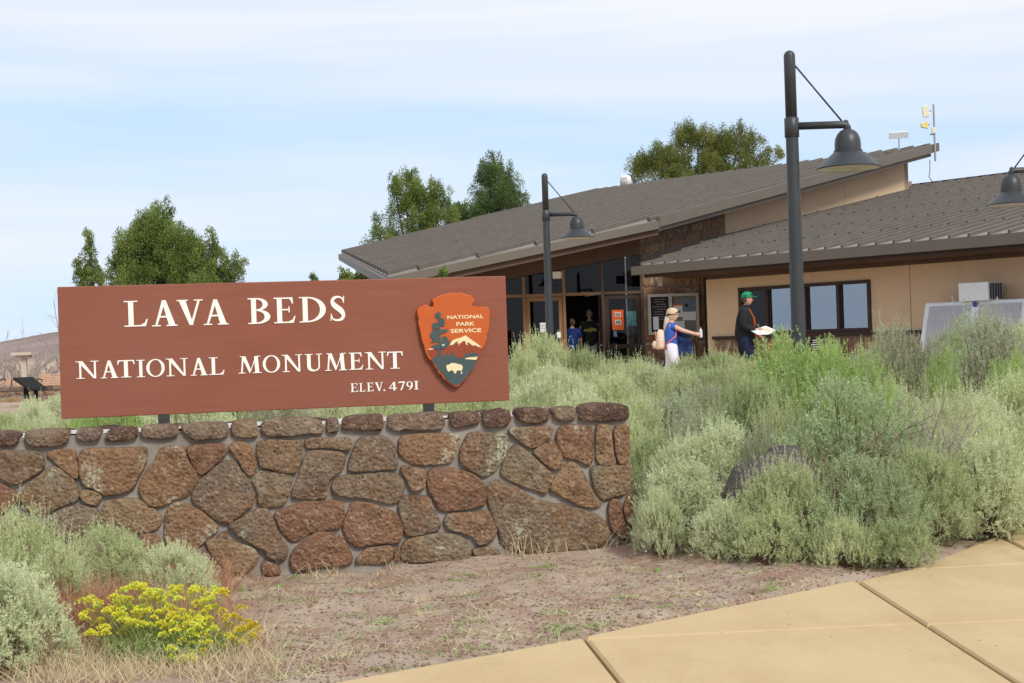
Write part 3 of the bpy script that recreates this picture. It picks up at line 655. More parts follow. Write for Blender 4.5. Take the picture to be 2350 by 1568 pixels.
G['V'] = [[(.08, .97), (.34, .97), (.62, 0), (.47, 0)], [(.80, .97), (.89, .97), (.60, .02), (.54, .12)], rect(0, 1-sf, .43, 1), rect(.66, 1-sf, 1, 1)]
G['B'] = [rect(.15, .03, .37, .97), rect(0, 1-sf, .42, 1), rect(0, 0, .44, sf), ringp(arc(.40, .755, .50, .245, 90, -90, 12), arc(.37, .755, .30, .195, 90, -90, 12)), ringp(arc(.42, .275, .58, .275, 90, -90, 12), arc(.37, .275, .37, .225, 90, -90, 12))]
G['E'] = [rect(.15, .03, .38, .97), [(0, 1-sf), (.86, .94), (.88, 1), (0, 1)], [(.72, .945), (.88, .99), (.90, .75), (.85, .75), (.80, .86)], rect(.36, .495, .70, .55), rect(.68, .41, .735, .64), [(0, 0), (.90, 0), (.92, .06), (0, sf)], [(.68, .045), (.91, .02), (1, .28), (.94, .27), (.86, .13), (.72, .08)]]
G['D'] = [rect(.13, .03, .32, .97), rect(0, 1-sf, .36, 1), rect(0, 0, .36, sf), ringp(arc(.30, .5, .70, .5, 90, -90, 18), arc(.31, .5, .47, .445, 90, -90, 18))]
G['S'] = [stroke([(.88, .76, .03), (.80, .90, .035), (.55, .962, .038), (.28, .905, .07), (.18, .765, .115), (.30, .63, .12), (.52, .52, .12), (.76, .39, .125), (.86, .23, .115), (.73, .08, .06), (.45, .038, .038), (.20, .09, .035), (.10, .24, .03)]), [(.86, .72), (.92, .72), (.94, .99), (.88, .99)], [(.03, .02), (.09, .02), (.13, .30), (.07, .30)]]
G['N'] = [rect(.15, .03, .235, .97), [(.07, 1), (.30, 1), (.87, 0), (.77, 0)], rect(.79, .0, .875, .97), rect(0, 1-sf, .28, 1), rect(.02, 0, .38, sf), rect(.64, 1-sf, 1, 1)]
G['T'] = [rect(.38, .03, .61, .95), rect(.03, .935, .97, 1), [(0, .74), (.05, .74), (.13, .94), (.03, .99)], [(1, .74), (.95, .74), (.87, .94), (.97, .99)], rect(.20, 0, .79, sf)]
G['I'] = [rect(.30, .03, .70, .97), rect(0, 1-sf, 1, 1), rect(0, 0, 1, sf)]
G['O'] = [ringp(arc(.5, .5, .5, .5, 0, 360, 28), arc(.5, .5, .33, .445, 0, 360, 28))]
G['M'] = [[(.11, .03), (.18, .03), (.245, .97), (.175, .97)], [(.15, 1), (.32, 1), (.555, .16), (.48, 0)], [(.48, 0), (.54, .13), (.81, 1), (.75, 1)], [(.725, .03), (.90, .03), (.855, .97), (.69, .97)], rect(.08, 1-sf, .30, 1), rect(.74, 1-sf, .96, 1), rect(0, 0, .30, sf), rect(.62, 0, 1, sf)]
G['U'] = [rect(.13, .30, .34, .97), rect(.78, .30, .86, .97), stroke([(.235, .33, .105), (.26, .17, .10), (.40, .055, .065), (.56, .035, .04), (.72, .085, .04), (.80, .19, .04), (.82, .32, .04)]), rect(0, 1-sf, .46, 1), rect(.64, 1-sf, 1, 1)]
G['4'] = [[(0, .29), (.10, .29), (.62, .88), (.62, 1), (.56, 1)], rect(0, .22, 1, .31), rect(.52, 0, .77, .98)]
G['7'] = [[(.04, .85), (1, .85), (1, 1), (.06, 1), (0, .76), (.05, .76)], [(.76, .87), (1, .97), (.50, 0), (.26, 0)]]
G['9'] = [ringp(arc(.5, .66, .48, .34, 0, 360, 20), arc(.5, .67, .24, .27, 0, 360, 20)), stroke([(.86, .62, .11), (.82, .40, .11), (.64, .17, .08), (.34, .02, .03)])]
G['.'] = [arc(.5, .5, .5, .5, 0, 330, 11)]
def glyph(ch, s0, s1, z0, z1, dep=.004):
    mb = MB(); k = 0
    T = lambda q, o: SP(s0+q[0]*(s1-s0), z0+q[1]*(z1-z0), .03+o)
    for g in G[ch]:
        d = dep+k*.0004; k += 1
        if isinstance(g, tuple):
            O, I = g[1], g[2]; n = len(O); b = len(mb.V)
            mb.V += [tuple(T(q, d)) for q in O]+[tuple(T(q, d)) for q in I]+[tuple(T(q, -.001)) for q in O]+[tuple(T(q, -.001)) for q in I]
            for i in range(n-1):
                mb.F += [(b+i, b+i+1, b+n+i+1, b+n+i), (b+i, b+2*n+i, b+2*n+i+1, b+i+1), (b+n+i, b+n+i+1, b+3*n+i+1, b+3*n+i)]
            for i in (0, n-1): mb.F.append((b+i, b+n+i, b+3*n+i, b+2*n+i))
        else: mb.prism([T(q, -.001) for q in g], wn*(d+.001))
    return mb
Z1 = lambda x0, x1, y0, y1: (x0/2.1364, x1/2.1364, 1000+y0/2.1364, 1000+y1/2.1364)
Z2 = lambda x0, x1, y0, y1: (1000+x0/2.1364, 1000+x1/2.1364, 1000+y0/2.1364, 1000+y1/2.1364)
LET = [('L', Z1(1060,1262,435,655)), ('A', Z1(1297,1515,430,652)), ('V', Z1(1512,1735,426,642)), ('A', Z1(1738,1952,423,640)), ('B', Z2(-18,173,412,632)), ('E', Z2(203,388,407,626)), ('D', Z2(420,648,401,618)), ('S', Z2(680,815,393,609)),
 ('N', Z1(648,845,950,1100)), ('A', Z1(860,1012,946,1096)), ('T', Z1(1003,1152,942,1090)), ('I', Z1(1168,1238,940,1088)), ('O', Z1(1250,1408,932,1086)), ('N', Z1(1418,1608,927,1078)), ('A', Z1(1628,1775,923,1073)), ('L', Z1(1785,1918,918,1067)),
 ('M', Z2(-101,98,908,1055)), ('O', Z2(108,258,900,1050)), ('N', Z2(272,450,895,1042)), ('U', Z2(468,617,889,1036)), ('M', Z2(638,828,883,1031)), ('E', Z2(845,967,878,1024)), ('N', Z2(982,1162,872,1020)), ('T', Z2(1170,1307,869,1015)),
 ('E', Z2(857,925,1141,1215)), ('L', Z2(932,985,1138,1212)), ('E', Z2(998,1057,1135,1209)), ('V', Z2(1065,1138,1131,1206)), ('.', Z2(1140,1155,1192,1208)), ('4', Z2(1187,1257,1128,1202)), ('7', Z2(1268,1325,1125,1199)), ('9', Z2(1335,1392,1123,1196)), ('I', Z2(1400,1442,1120,1193))]
for ch, (x0, x1, y0, y1) in LET:
    k = 1.74298; xm, ym = (x0+x1)/2/k, (y0+y1)/2/k
    a, b = spt(x0/k, ym), spt(x1/k, ym); t, bt = spt(xm, y0/k), spt(xm, y1/k)
    glyph(ch, ss(a), ss(b), bt[2], t[2]).build('letter', 'sign_cream', signE)
# arrowhead emblem, traced in (s, z) of the board
Ek = 3.266
def EP(q): p = spt((1600+q[0]/Ek)/1.74298, (1120+q[1]/Ek)/1.74298, .03); return (ss(p), p[2])
def epoly(P, o0, o1, mat, name, parent, smooth=0):
    Q = [EP(q) for q in P]
    if smooth: Q = [tuple(x) for x in chaikin(Q, smooth)]
    return MB().prism([SP(q[0], q[1], .03+o0) for q in Q], wn*(o1-o0)).build(name, mat, parent)
ARROW = [(418,245),(450,238),(500,210),(560,190),(620,175),(690,165),(740,178),(770,165),(830,180),(890,200),(925,200),(945,235),(970,258),(983,285),(965,300),(945,320),(947,340),(980,345),(1030,355),(1110,352),(1150,370),(1167,385),(1168,440),(1173,490),(1165,520),(1166,580),(1158,640),(1150,680),(1132,700),(1128,730),(1135,765),(1120,810),(1100,860),(1075,900),(1060,950),(1035,1000),(1000,1060),(970,1120),(940,1180),(900,1230),(860,1290),(800,1350),(770,1385),(730,1400),(690,1390),(640,1355),(590,1310),(560,1290),(540,1250),(495,1215),(480,1170),(440,1120),(415,1065),(370,1030),(345,980),(325,930),(310,860),(285,800),(270,720),(255,640),(235,570),(240,500),(222,450),(220,385),(260,355),(310,330),(345,322),(370,345),(400,355),(432,352),(435,300),(418,290)]
em = epoly(ARROW, -.001, .045, 'emblem_orange', 'emblem', signE); bevel(em, .006, 2); em['label'] = 'orange arrowhead emblem with tree, snowy peak and pale bison'
epoly([(355,930),(370,916),(540,908),(580,905),(650,860),(720,815),(850,765),(940,820),(1060,888),(1085,892),(1050,950),(1020,985),(830,1015),(710,1012),(540,1004),(420,1034),(385,990)], .04, .0475, 'emblem_brown', 'mountain', em)
epoly([(412,1035),(445,1015),(462,985),(478,1005),(530,1005),(545,985),(560,1000),(575,985),(590,985),(605,950),(625,985),(650,980),(680,925),(705,980),(720,1015),(830,1020),(850,960),(880,965),(900,950),(930,965),(960,945),(1010,965),(1030,975),(1000,1040),(985,1090),(945,1165),(890,1230),(850,1285),(790,1345),(730,1378),(690,1375),(640,1335),(590,1285),(550,1230),(500,1180),(470,1120),(430,1080)], .04, .0490, 'emblem_green', 'meadow', em)
epoly([(645,855),(660,820),(690,785),(740,768),(790,755),(850,725),(890,755),(940,790),(990,825),(1065,885),(1020,875),(965,850),(960,865),(930,850),(900,825),(870,815),(880,860),(855,840),(845,800),(830,795),(790,820),(755,865),(770,825),(740,830),(760,795),(720,815),(690,845)], .04, .0500, 'emblem_cream', 'snow_cap', em)
epoly([(848,1035),(855,1020),(900,1012),(1010,1003),(990,1045),(930,1040)], .04, .0505, 'emblem_cream', 'lake', em)
epoly([(352,915),(400,893),(440,900),(440,908)], .04, .0500, 'emblem_cream', 'cloud_patch', em)
epoly([(600,1140),(605,1110),(640,1105),(660,1088),(700,1085),(740,1095),(800,1110),(812,1130),(815,1165),(805,1160),(800,1180),(808,1225),(788,1228),(795,1190),(760,1180),(735,1190),(730,1210),(712,1230),(700,1205),(680,1180),(650,1185),(635,1203),(615,1185),(605,1165)], .04, .0515, 'emblem_cream', 'bison', em)
tr = MB()
for k, P in enumerate([[(488,1003),(495,700),(500,480),(515,480),(522,700),(537,870),(532,1003)],[(450,470),(460,440),(500,418),(525,435),(530,470),(510,500),(480,505),(455,490)],
 [(490,520),(520,495),(560,515),(575,500),(580,560),(575,600),(550,610),(520,600),(495,560)],[(415,600),(425,570),(460,560),(500,570),(505,620),(480,645),(440,650),(412,630)],
 [(415,665),(480,650),(560,650),(615,640),(622,660),(590,690),(520,710),(440,720),(385,715)],[(385,718),(450,700),(510,730),(510,800),(450,815),(395,820),(430,780),(400,755)],
 [(555,740),(590,735),(620,760),(625,790),(655,800),(640,840),(600,890),(560,905),(520,890),(540,820)],[(400,880),(440,850),(510,830),(530,880),(500,910),(440,900)]]):
    Q = [EP(q) for q in P]; tr.prism([SP(q[0], q[1], .07) for q in Q], wn*(.0100+k*.0005))
tr.build('pine_silhouette', 'emblem_green', em)
epoly([(537,862),(545,845),(575,838),(575,850),(555,864)], .06, .0560, 'emblem_cream', 'cloud_patch', em)
def text_mesh(body, bold=.0):
    c = bpy.data.curves.new('t', 'FONT'); c.body = body; c.align_x = 'LEFT'; c.size = 1; c.extrude = .02; c.offset = bold; c.resolution_u = 3
    o = bpy.data.objects.new('t', c); COL.objects.link(o); dg = bpy.context.evaluated_depsgraph_get(); dg.update()
    me = bpy.data.meshes.new_from_object(o.evaluated_get(dg)); bpy.data.objects.remove(o); bpy.data.curves.remove(c)
    V = np.array([v.co[:] for v in me.vertices]); F = [tuple(p.vertices) for p in me.polygons]; bpy.data.meshes.remove(me); return V, F
def flat_text(body, p00, ax, ay, az, wdt, hgt, mat, name, parent, bold=.0, thick=.003):
    """text fitted in a width x height box whose lower left corner is p00"""
    V, F = text_mesh(body, bold); lo = V.min(0); sp = np.ptp(V, axis=0)
    u = (V-lo)/np.where(sp == 0, 1, sp)
    W = np.asarray(p00)+u[:, :1]*wdt*np.asarray(ax)+u[:, 1:2]*hgt*np.asarray(ay)+u[:, 2:3]*thick*np.asarray(az)
    return mobj(name, W, F, mat, parent)
for body, x0, x1, y0, y1 in (('NATIONAL', 615, 1085, 482, 512), ('PARK', 733, 970, 545, 603), ('SERVICE', 658, 1055, 631, 695)):
    if body == 'NATIONAL': y0, y1 = 452, 514
    a, b = EP((x0, y1)), EP((x1, y0)); flat_text(body, SP(a[0], a[1], .074), wd, e, wn, b[0]-a[0], b[1]-a[1], 'emblem_cream', 'lettering', em, .022)
# ------------------------------------------------------------------ street lamps
def lamp(px_top, py_top, depth, arm_dir, label, group='dark street lamps along the walk'):
    top = at(px_top, py_top, depth); g = float(gz(top[0], top[1], False)); b = np.array([top[0], top[1], g-.03])
    H = top[2]-b[2]; r = empty('street_lamp', b, label, 'street lamp', group)
    rp = .056; P = lambda x, z: b+np.array([x*arm_dir, 0, z])
    MB().lathe(b, [(rp*1.30, 0), (rp*1.22, H*.3), (rp*1.06, H-.70)], 20).build('pole', 'lamp_paint', r, True)
    MB().lathe(b+e*(H-.70), [(rp*.98, 0), (rp*.98, .64)]+[(rp*.98*math.cos(R(a)), .64+rp*math.sin(R(a))) for a in (20, 45, 70, 88)], 20, True).build('finial', 'lamp_paint', r, True)
    MB().lathe(b+e*(H-.84), [(rp*1.06, 0), (rp*1.24, .006), (rp*1.24, .185), (rp*1.0, .195)], 20, True).build('collar', 'lamp_paint', r, True)
    MB().lathe(b, [(rp*2.6, 0), (rp*2.6, .02), (rp*1.35, .03)], 20, True).build('base_plate', 'lamp_paint', r)
    ax = .53
    m = MB().tube([P(rp, H-.73), P(ax-.045, H-.73), P(ax-.012, H-.738), P(ax, H-.755), P(ax, H-.80)], [.037, .037, .037, .036, .036], 14)
    m.lathe(P(ax-.012, H-.708), [(.028, -.02), (.026, .01), (.012, .022)], 12, True)
    m.build('arm', 'lamp_paint', r, True)
    MB().tube([P(rp*.9, H-.15), P(ax-.05, H-.695)], .009, 8).build('tie_rod', 'lamp_paint', r, True)
    sh = MB().lathe(P(ax, H-1.14), [(.30, -.014), (.303, -.002)], 36).lathe(P(ax, H-1.14), [(.303, -.002), (.29, .007), (.143, .142), (.128, .150)], 36)
    sh.lathe(P(ax, H-1.14), [(.135, .148), (.135, .162)], 36).lathe(P(ax, H-1.14), [(.135, .162), (.124, .164)], 36).lathe(P(ax, H-1.14), [(.124, .162), (.124, .225), (.117, .275), (.098, .318), (.07, .348), (.036, .365)], 36); sh.build('shade', 'lamp_paint', r, True)
    MB().lathe(P(ax, H-1.14), [(.30, -.012), (.285, -.012), (.24, .004), (.22, .004), (.0, .0)], 36).build('lens', 'lamp_lens', r, True)
    return r
lamp(1811, 115, FP/240, 1, 'tallest nearest dark street lamp with shade arm to the right')
lamp(1249.5, 397, FP/132, 1, 'small dark street lamp in front of the entrance doors')
lamp(2414, 252, FP/187, -1, 'dark street lamp cut off by the right picture edge')
# ------------------------------------------------------------------ visitor centre
U = np.array([-.6444, .7647, 0]); Vd = np.array([.7647, .6444, 0]); FL = .48
RA = at(890, 632, 32.0); nM = np.cross(U, Vd+np.array([0, 0, .21])); nM = nM if nM[2] > 0 else -nM; nM = unit(nM)
WE = at(1489, 606, 32.0); nW = np.cross(U, Vd+np.array([0, 0, .187])); nW = nW if nW[2] > 0 else -nW; nW = unit(nW)
zM = lambda p: RA[2]-((p[0]-RA[0])*nM[0]+(p[1]-RA[1])*nM[1])/nM[2]
zW = lambda p: WE[2]-((p[0]-WE[0])*nW[0]+(p[1]-WE[1])*nW[1])/nW[2]
B_ = empty('visitor_center', (3.2, 34.5, FL), 'low tan building with sloping brown metal roofs, lava stone and glass entrance', 'building')
A, K, Bq, D, Cc = [onplane(*q, RA, nM) for q in [(890, 632), (1510, 502), (2148, 333), (1358, 438), (783, 578)]]
down = np.array([0, 0, -1.])
roofpoly = [A, K, Bq, D, Cc]
main_roof = MB().prism([p+down*.02 for p in roofpoly], down*.16).build('main_roof', 'roof_metal', B_)
MB().prism([p+down*.182+(np.mean(roofpoly, 0)-p)*np.array([.004, .004, 0]) for p in roofpoly], down*.03).build('soffit', 'soffit_brown', main_roof)
def clip_line(poly2, p, d):
    ts = []
    n = len(poly2)
    for i in range(n):
        a, b = poly2[i], poly2[(i+1) % n]; ed = b-a; den = d[0]*ed[1]-d[1]*ed[0]
        if abs(den) < 1e-9: continue
        t = ((a[0]-p[0])*ed[1]-(a[1]-p[1])*ed[0])/den; s = ((a[0]-p[0])*d[1]-(a[1]-p[1])*d[0])/den
        if 0 <= s <= 1: ts.append(t)
    return (min(ts), max(ts)) if len(ts) >= 2 else None
def ribs(poly, plane_z, slope, sp, h, wdt, off=0):
    mb = MB(); p2 = [p[:2] for p in poly]; us = [np.dot(p, U[:2]) for p in p2]; k = min(us)+off
    res = []
    while k < max(us):
        p = U[:2]*k; r = clip_line(p2, p, Vd[:2])
        if r and r[1]-r[0] > .15:
            a = p+Vd[:2]*(r[0]+.02); b = p+Vd[:2]*(r[1]-.02)
            a3 = np.array([*a, plane_z(a)+h/2-.02]); b3 = np.array([*b, plane_z(b)+h/2-.02]); res.append((a3, b3)); mb.bar(a3, b3, wdt, h)
        k += sp
    return mb, res
mb, _ = ribs(roofpoly, zM, .21, .66, .10, .10, .12); o = mb.build('standing_seams', 'seam_shade', main_roof); o['kind'] = 'stuff'
nf = np.array([0, -1., 0])
def edge_board(a, b, h, th, z0, mat, name, parent, outn):
    """vertical board along the edge a-b, its top z0 below the roof surface"""
    outn = np.array(outn, float); mb = MB(); a = np.array(a); b = np.array(b)
    mb.prism([a+down*z0, b+down*z0, b+down*(z0+h), a+down*(z0+h)], outn*th); return mb.build(name, mat, parent)
dAK = unit(K-A); nAK = unit(np.cross(dAK, e)); nAK = nAK if nAK[1] < 0 else -nAK
dKB = unit(Bq-K); nKB = unit(np.cross(dKB, e)); nKB = nKB if nKB[1] < 0 else -nKB
dAC = unit(Cc-A); nAC = unit(np.cross(dAC, e)); nAC = nAC if nAC[0] < 0 else -nAC
edge_board(A, K, .19, .10, .055, 'fascia', 'gutter', main_roof, nAK)
edge_board(A-nAK*.02, K-nAK*.02, .14, -.3, .246, 'soffit_brown', 'soffit_board', main_roof, nAK)
edge_board(K-dKB*.05, Bq, .25, .11, -.055, 'fascia', 'rake_fascia', main_roof, nKB)
edge_board(K, Bq-dKB*.3, .09, -.5, .215, 'fascia', 'rake_soffit', main_roof, nKB)
edge_board(A-nAC*.0+nAK*.10, Cc, .20, .10, .075, 'fascia', 'gutter', main_roof, nAC)
edge_board(D, Bq, .03, .06, -.03, 'fascia', 'ridge_cap', main_roof, (.3, .95, 0))
# --- wing roof, one panel at a time
EL = onplane(1468, 611, WE, nW); T0 = onplane(1665, 540, WE, nW); RL = onplane(2092, 427, WE, nW)
ER = WE-U*16.0; ER[2] = zW(ER); RR = RL-U*16.0; RR[2] = zW(RR)
EL = WE+U*.25; EL[2] = zW(EL)
wp = [EL, ER, RR, RL, T0]
wing_roof = MB().prism([p+down*.03 for p in wp], down*.12).build('wing_roof', 'roof_metal', B_)
_, seams = ribs(wp, zW, .187, .405, .06, .05, .07)
def in_poly(p, poly):
    c = False; n = len(poly)
    for i in range(n):
        a, b = poly[i], poly[i-1]
        if (a[1] > p[1]) != (b[1] > p[1]) and p[0] < (b[0]-a[0])*(p[1]-a[1])/(b[1]-a[1])+a[0]: c = not c
    return c
guards = MB(); rg = random.Random(3)
for i, (a, b) in enumerate(seams):
    mb = MB(); L = np.linalg.norm(b-a); d = (b-a)/L
    up = unit(np.cross(np.cross(d, e), d)); sd = unit(np.cross(d, e)); sd = sd if np.dot(sd, U) < 0 else -sd
    # pan between this seam and the next one towards the right, plus the seam itself
    a0 = a-d*.07; wdt = .395
    MB().bar(a0, b, .045, .075).build('seam', 'seam_shade', wing_roof)
    nb = seams[i-1] if i > 0 else None
    if nb is not None:
        q = [a0+sd*.022+down*.02, nb[0]-d*.05-sd*.022+down*.02, nb[1]-sd*.022+down*.02, b+sd*.022+down*.02]
        mb.prism(q, down*.022)
    if mb.F: mb.build('roof_panel', 'roof_metal', wing_roof)
    for r_ in (1.9, 4.3, 7.2, 10.4, 13.5):
        if r_ < L-.3: guards.box(a+d*(r_+rg.uniform(-.06, .06)-(0 if L > 16 else .0))+up*.05, (.03, .03, .028), (d, sd, up))
o = guards.build('snow_guards', 'dark_post', wing_roof); o['kind'] = 'stuff'
edge_board(EL+U*.22, ER, .20, .11, .035, 'fascia', 'gutter', wing_roof, -Vd)
edge_board(RL, RR, .05, .08, -.06, 'dark_brown', 'ridge_cap', wing_roof, Vd)
# step flashing along the tan wall
MB().prism([T0-Vd*2.9+U*.02+e*(zW(T0-Vd*2.9)-T0[2]+.0), RL+U*.02, RL+U*.02+e*.16, T0-Vd*2.9+U*.02+e*(zW(T0-Vd*2.9)-T0[2]+.16)], -U*.03).build('wall_flashing', 'flashing', wing_roof)
# --- upper walls (along V through T0)
TA = T0-Vd*3.35; TE = None
for t in np.arange(5, 16, .02):
    p = T0+Vd*t
    if 1175+FP*(p[0]/p[1]) > 2096: TE = p; break
def vwall(p, q, zb0, zb1, zt0, zt1, th, mat, name, parent):
    nrm = -U
    pts = [np.array([p[0], p[1], zb0]), np.array([q[0], q[1], zb1]), np.array([q[0], q[1], zt1]), np.array([p[0], p[1], zt0])]
    return MB().prism(pts, U*th).build(name, mat, parent)
Tm = T0+Vd*(np.dot(TE-T0, Vd)*.62)
vwall(T0, Tm-Vd*.006, zW(T0)-.25, zW(Tm)-.25, zM(T0)-.21, zM(Tm)-.21, .2, 'tan_stucco', 'wall_panel', B_)
vwall(Tm+Vd*.006, TE, zW(Tm)-.25, zW(TE)-.25, zM(Tm)-.21, zM(TE)-.21, .2, 'tan_stucco', 'wall_panel', B_)
MB().prism([np.array([*TE[:2], FL]), np.array([*(TE+U*12)[:2], FL]), np.array([*(TE+U*12)[:2], zM(TE+U*12)-.21]), np.array([*TE[:2], zM(TE)-.21])], -Vd*.2).build('rear_wall', 'tan_stucco', B_)
vwall(TA, T0-Vd*.004, FL-.1, FL-.1, zM(TA)-.21, zM(T0)-.21, .2, 'mortar_dark', 'stone_backing', B_)
def stone_field(rows, s0, s1, seed):
    """irregular stones filling bands; rows = [(zlo(s), zhi(s))] functions of s -> list of polygons in (s, z)"""
    rr = random.Random(seed); out = []
    for k, (lo, hi) in enumerate(rows):
        s = s0+.01
        while s < s1-.06:
            ww = min(rr.choice((rr.uniform(.16, .3), rr.uniform(.3, .65))), s1-s-.01)
            if s1-(s+ww) < .12: ww = s1-s-.01
            a, b = s+.014, s+ww-.014; j = lambda q: rr.uniform(-q, q)
            P = [(a+j(.015), lo(a)+rr.uniform(.03, .13)), (a+.05, lo(a)+.018), ((a+b)/2, lo((a+b)/2)+.014+abs(j(.03))), (b-.04, lo(b)+.018), (b, lo(b)+.07+j(.02)), (b-.01, hi(b)-.06), (b-.06, hi(b)-.016), ((a+b)/2+j(.05), hi((a+b)/2)-.014-abs(j(.03))), (a+.04, hi(a)-.02), (a, hi(a)-rr.uniform(.04, .14))]
            out.append(P); s += ww
    return out
def put_stones(polys, p0, ds, dn, parent, mat='lava_building', depth=.02):
    for k, P in enumerate(polys):
        Vs, F = stone_mesh(P, depth, .015, k*3.1+7); Vw = np.array([p0+ds*v_[0]+e*v_[1]+dn*v_[2] for v_ in Vs])
        o = mobj('stone', Vw, F, mat, parent, True); fixn(o.data)
Ls = np.dot(T0-TA, Vd)
tz = lambda s: zM(TA+Vd*s)-.22; bz = lambda s: max(zW(TA+Vd*s), 3.1)+.02
lvl = lambda f: (lambda s: bz(s)+(tz(s)-bz(s))*f)
sf_b = bpy.data.objects['stone_backing']
put_stones(stone_field([(lvl(0), lvl(.36)), (lvl(.36), lvl(.68)), (lvl(.68), lvl(1))], .02, Ls-.01, 8), np.array([*TA[:2], 0]), Vd, -U, sf_b)
# --- glazed entrance wall (faces the camera)
GY = TA[1]-.12; gpt = lambda px, py, off=0: onplane(px, py, np.array([0, GY-off, 0]), np.array([0, 1., 0]))
ent = B_
xl = gpt(1000, 700)[0]; xr = gpt(1472, 640)[0]
gt0, gt1 = gpt(1165, 641), gpt(1470, 583); gsl = (gt1[2]-gt0[2])/(gt1[0]-gt0[0]); gtop = lambda x: gt0[2]+gsl*(x-gt0[0])
MB().prism([np.array([xl, GY, gtop(xl)]), np.array([xr, GY, gtop(xr)]), np.array([xr, GY, zM((xr, GY))-.2]), np.array([xl, GY, zM((xl, GY))-.2])], np.array([0, .15, 0])).build('header_panel', 'brown_wood', B_)
zt_ = gpt(1300, 676)[2]
xs_ = [xl, gpt(1100, 700)[0], gpt(1203, 700)[0], gpt(1295, 700)[0], gpt(1384, 700)[0], xr]
for k, x in enumerate(xs_):
    MB().box((x, GY+.05, (FL+gtop(x))/2-.01), (.07, .12, gtop(x)-FL-.02)).build('mullion', 'brown_wood' if k > 3 else 'door_wood', B_)
for k in range(5):
    a, b = xs_[k]+.036, xs_[k+1]-.036
    MB().box(((a+b)/2, GY+.05, zt_), (b-a, .10, .07)).build('transom_bar', 'door_wood' if k < 4 else 'brown_wood', B_)
    MB().prism([np.array([a, GY+.05, zt_+.036]), np.array([b, GY+.05, zt_+.036]), np.array([b, GY+.05, gtop(b)-.012]), np.array([a, GY+.05, gtop(a)-.012])], np.array([0, .012, 0])).build('transom_pane', 'door_glass', B_)
    if k in (0, 1): 
        MB().box(((a+b)/2, GY+.056, (FL+.25+zt_)/2), (b-a, .012, zt_-FL-.25-.07)).build('sidelight_pane', 'door_glass', B_)
        MB().box(((a+b)/2, GY+.05, FL+.13), (b-a, .10, .24)).build('bottom_rail', 'door_wood', B_)
def door_leaf(x0, x1, y, mat, label=None, rail=None):
    zb, zt2 = FL+.02, zt_-.045; mb = MB(); st = .1
    mb.box((x0+st/2, y, (zb+zt2)/2), (st, .05, zt2-zb)).box((x1-st/2, y, (zb+zt2)/2), (st, .05, zt2-zb))
    mb.box(((x0+x1)/2, y, zt2-st/2), (x1-x0-2*st, .048, st)).box(((x0+x1)/2, y, zb+.12), (x1-x0-2*st, .048, .24))
    if rail: mb.box(((x0+x1)/2, y, rail), (x1-x0-2*st, .046, .11))
    d = mb.build('door', mat, B_)
    MB().box(((x0+x1)/2, y, (zb+.24+zt2-st)/2), (x1-x0-2*st-.004, .012, zt2-st-zb-.24)).build('door_pane', 'door_glass', d)
    return d
d1 = door_leaf(xs_[2]+.04, xs_[3]-.04, GY+.06, 'door_wood'); d1['label'] = 'closed brown wooden glass door'
d2 = door_leaf(xs_[4]+.04, xs_[5]-.04, GY+.06, 'dark_brown', rail=gpt(1430, 795)[2]); d2['label'] = 'dark framed glass door with orange poster'
hx = xs_[4]+.13
def pull(d, x, y):
    z0, z1 = gpt(1395, 822)[2], gpt(1395, 787)[2]
    m = MB().tube([(x, y-.03, z0), (x, y-.07, z0+.01), (x, y-.07, z1-.01), (x, y-.03, z1)], .012, 8); m.box((x, y-.04, (z0+z1)/2-.02), (.06, .02, .05)).build('handle', 'steel', d)
pull(d2, hx-.03, GY+.06)
# open leaf swung out, edge on
ox = xs_[4]-.09
mb = MB(); zb, zt2 = FL+.02, zt_-.045
mb.box((ox, GY-.05, (zb+zt2)/2), (.05, .09, zt2-zb)).box((ox+.02, GY-.86, (zb+zt2)/2), (.05, .09, zt2-zb))
mb.box((ox+.01, GY-.455, zt2-.05), (.045, .71, .1)).box((ox+.01, GY-.455, zb+.12), (.045, .71, .24))
d3 = mb.build('door', 'dark_brown', B_); d3['label'] = 'door leaf standing open, seen edge on'
MB().box((ox+.01, GY-.455, (zb+zt2)/2+.06), (.012, .70, zt2-zb-.36)).build('door_pane', 'door_glass', d3)
m = MB().tube([(ox-.01, GY-.72, gpt(1380, 792)[2]), (ox-.06, GY-.72, gpt(1380, 792)[2])], .012, 8)
m.tube([(ox-.05, GY-.85, gpt(1380, 808)[2]), (ox-.05, GY-.1, gpt(1380, 808)[2])], .014, 8).build('push_bar', 'steel', d3)
MB().tube([(ox-.02, GY-.3, zt2+.02), (ox-.34, GY+.03, zt2-.01)], .012, 8).build('closer_arm', 'steel', d3)
# interior: floor, back wall, side
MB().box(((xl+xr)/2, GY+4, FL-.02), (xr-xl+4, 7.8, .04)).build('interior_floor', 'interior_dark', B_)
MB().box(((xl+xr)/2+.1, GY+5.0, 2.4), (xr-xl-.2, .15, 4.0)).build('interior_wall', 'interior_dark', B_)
MB().prism([np.array([xl-.05, GY, FL-.1]), np.array([xl-.05+dAC[0]*12, GY+dAC[1]*12, FL-.1]), np.array([xl-.05+dAC[0]*12, GY+dAC[1]*12, zM((xl-.05+dAC[0]*12, GY+dAC[1]*12))-.21]), np.array([xl-.05, GY, zM((xl-.05, GY))-.21])], np.array([-.2, 0, 0])).build('side_wall', 'brown_wood', B_)
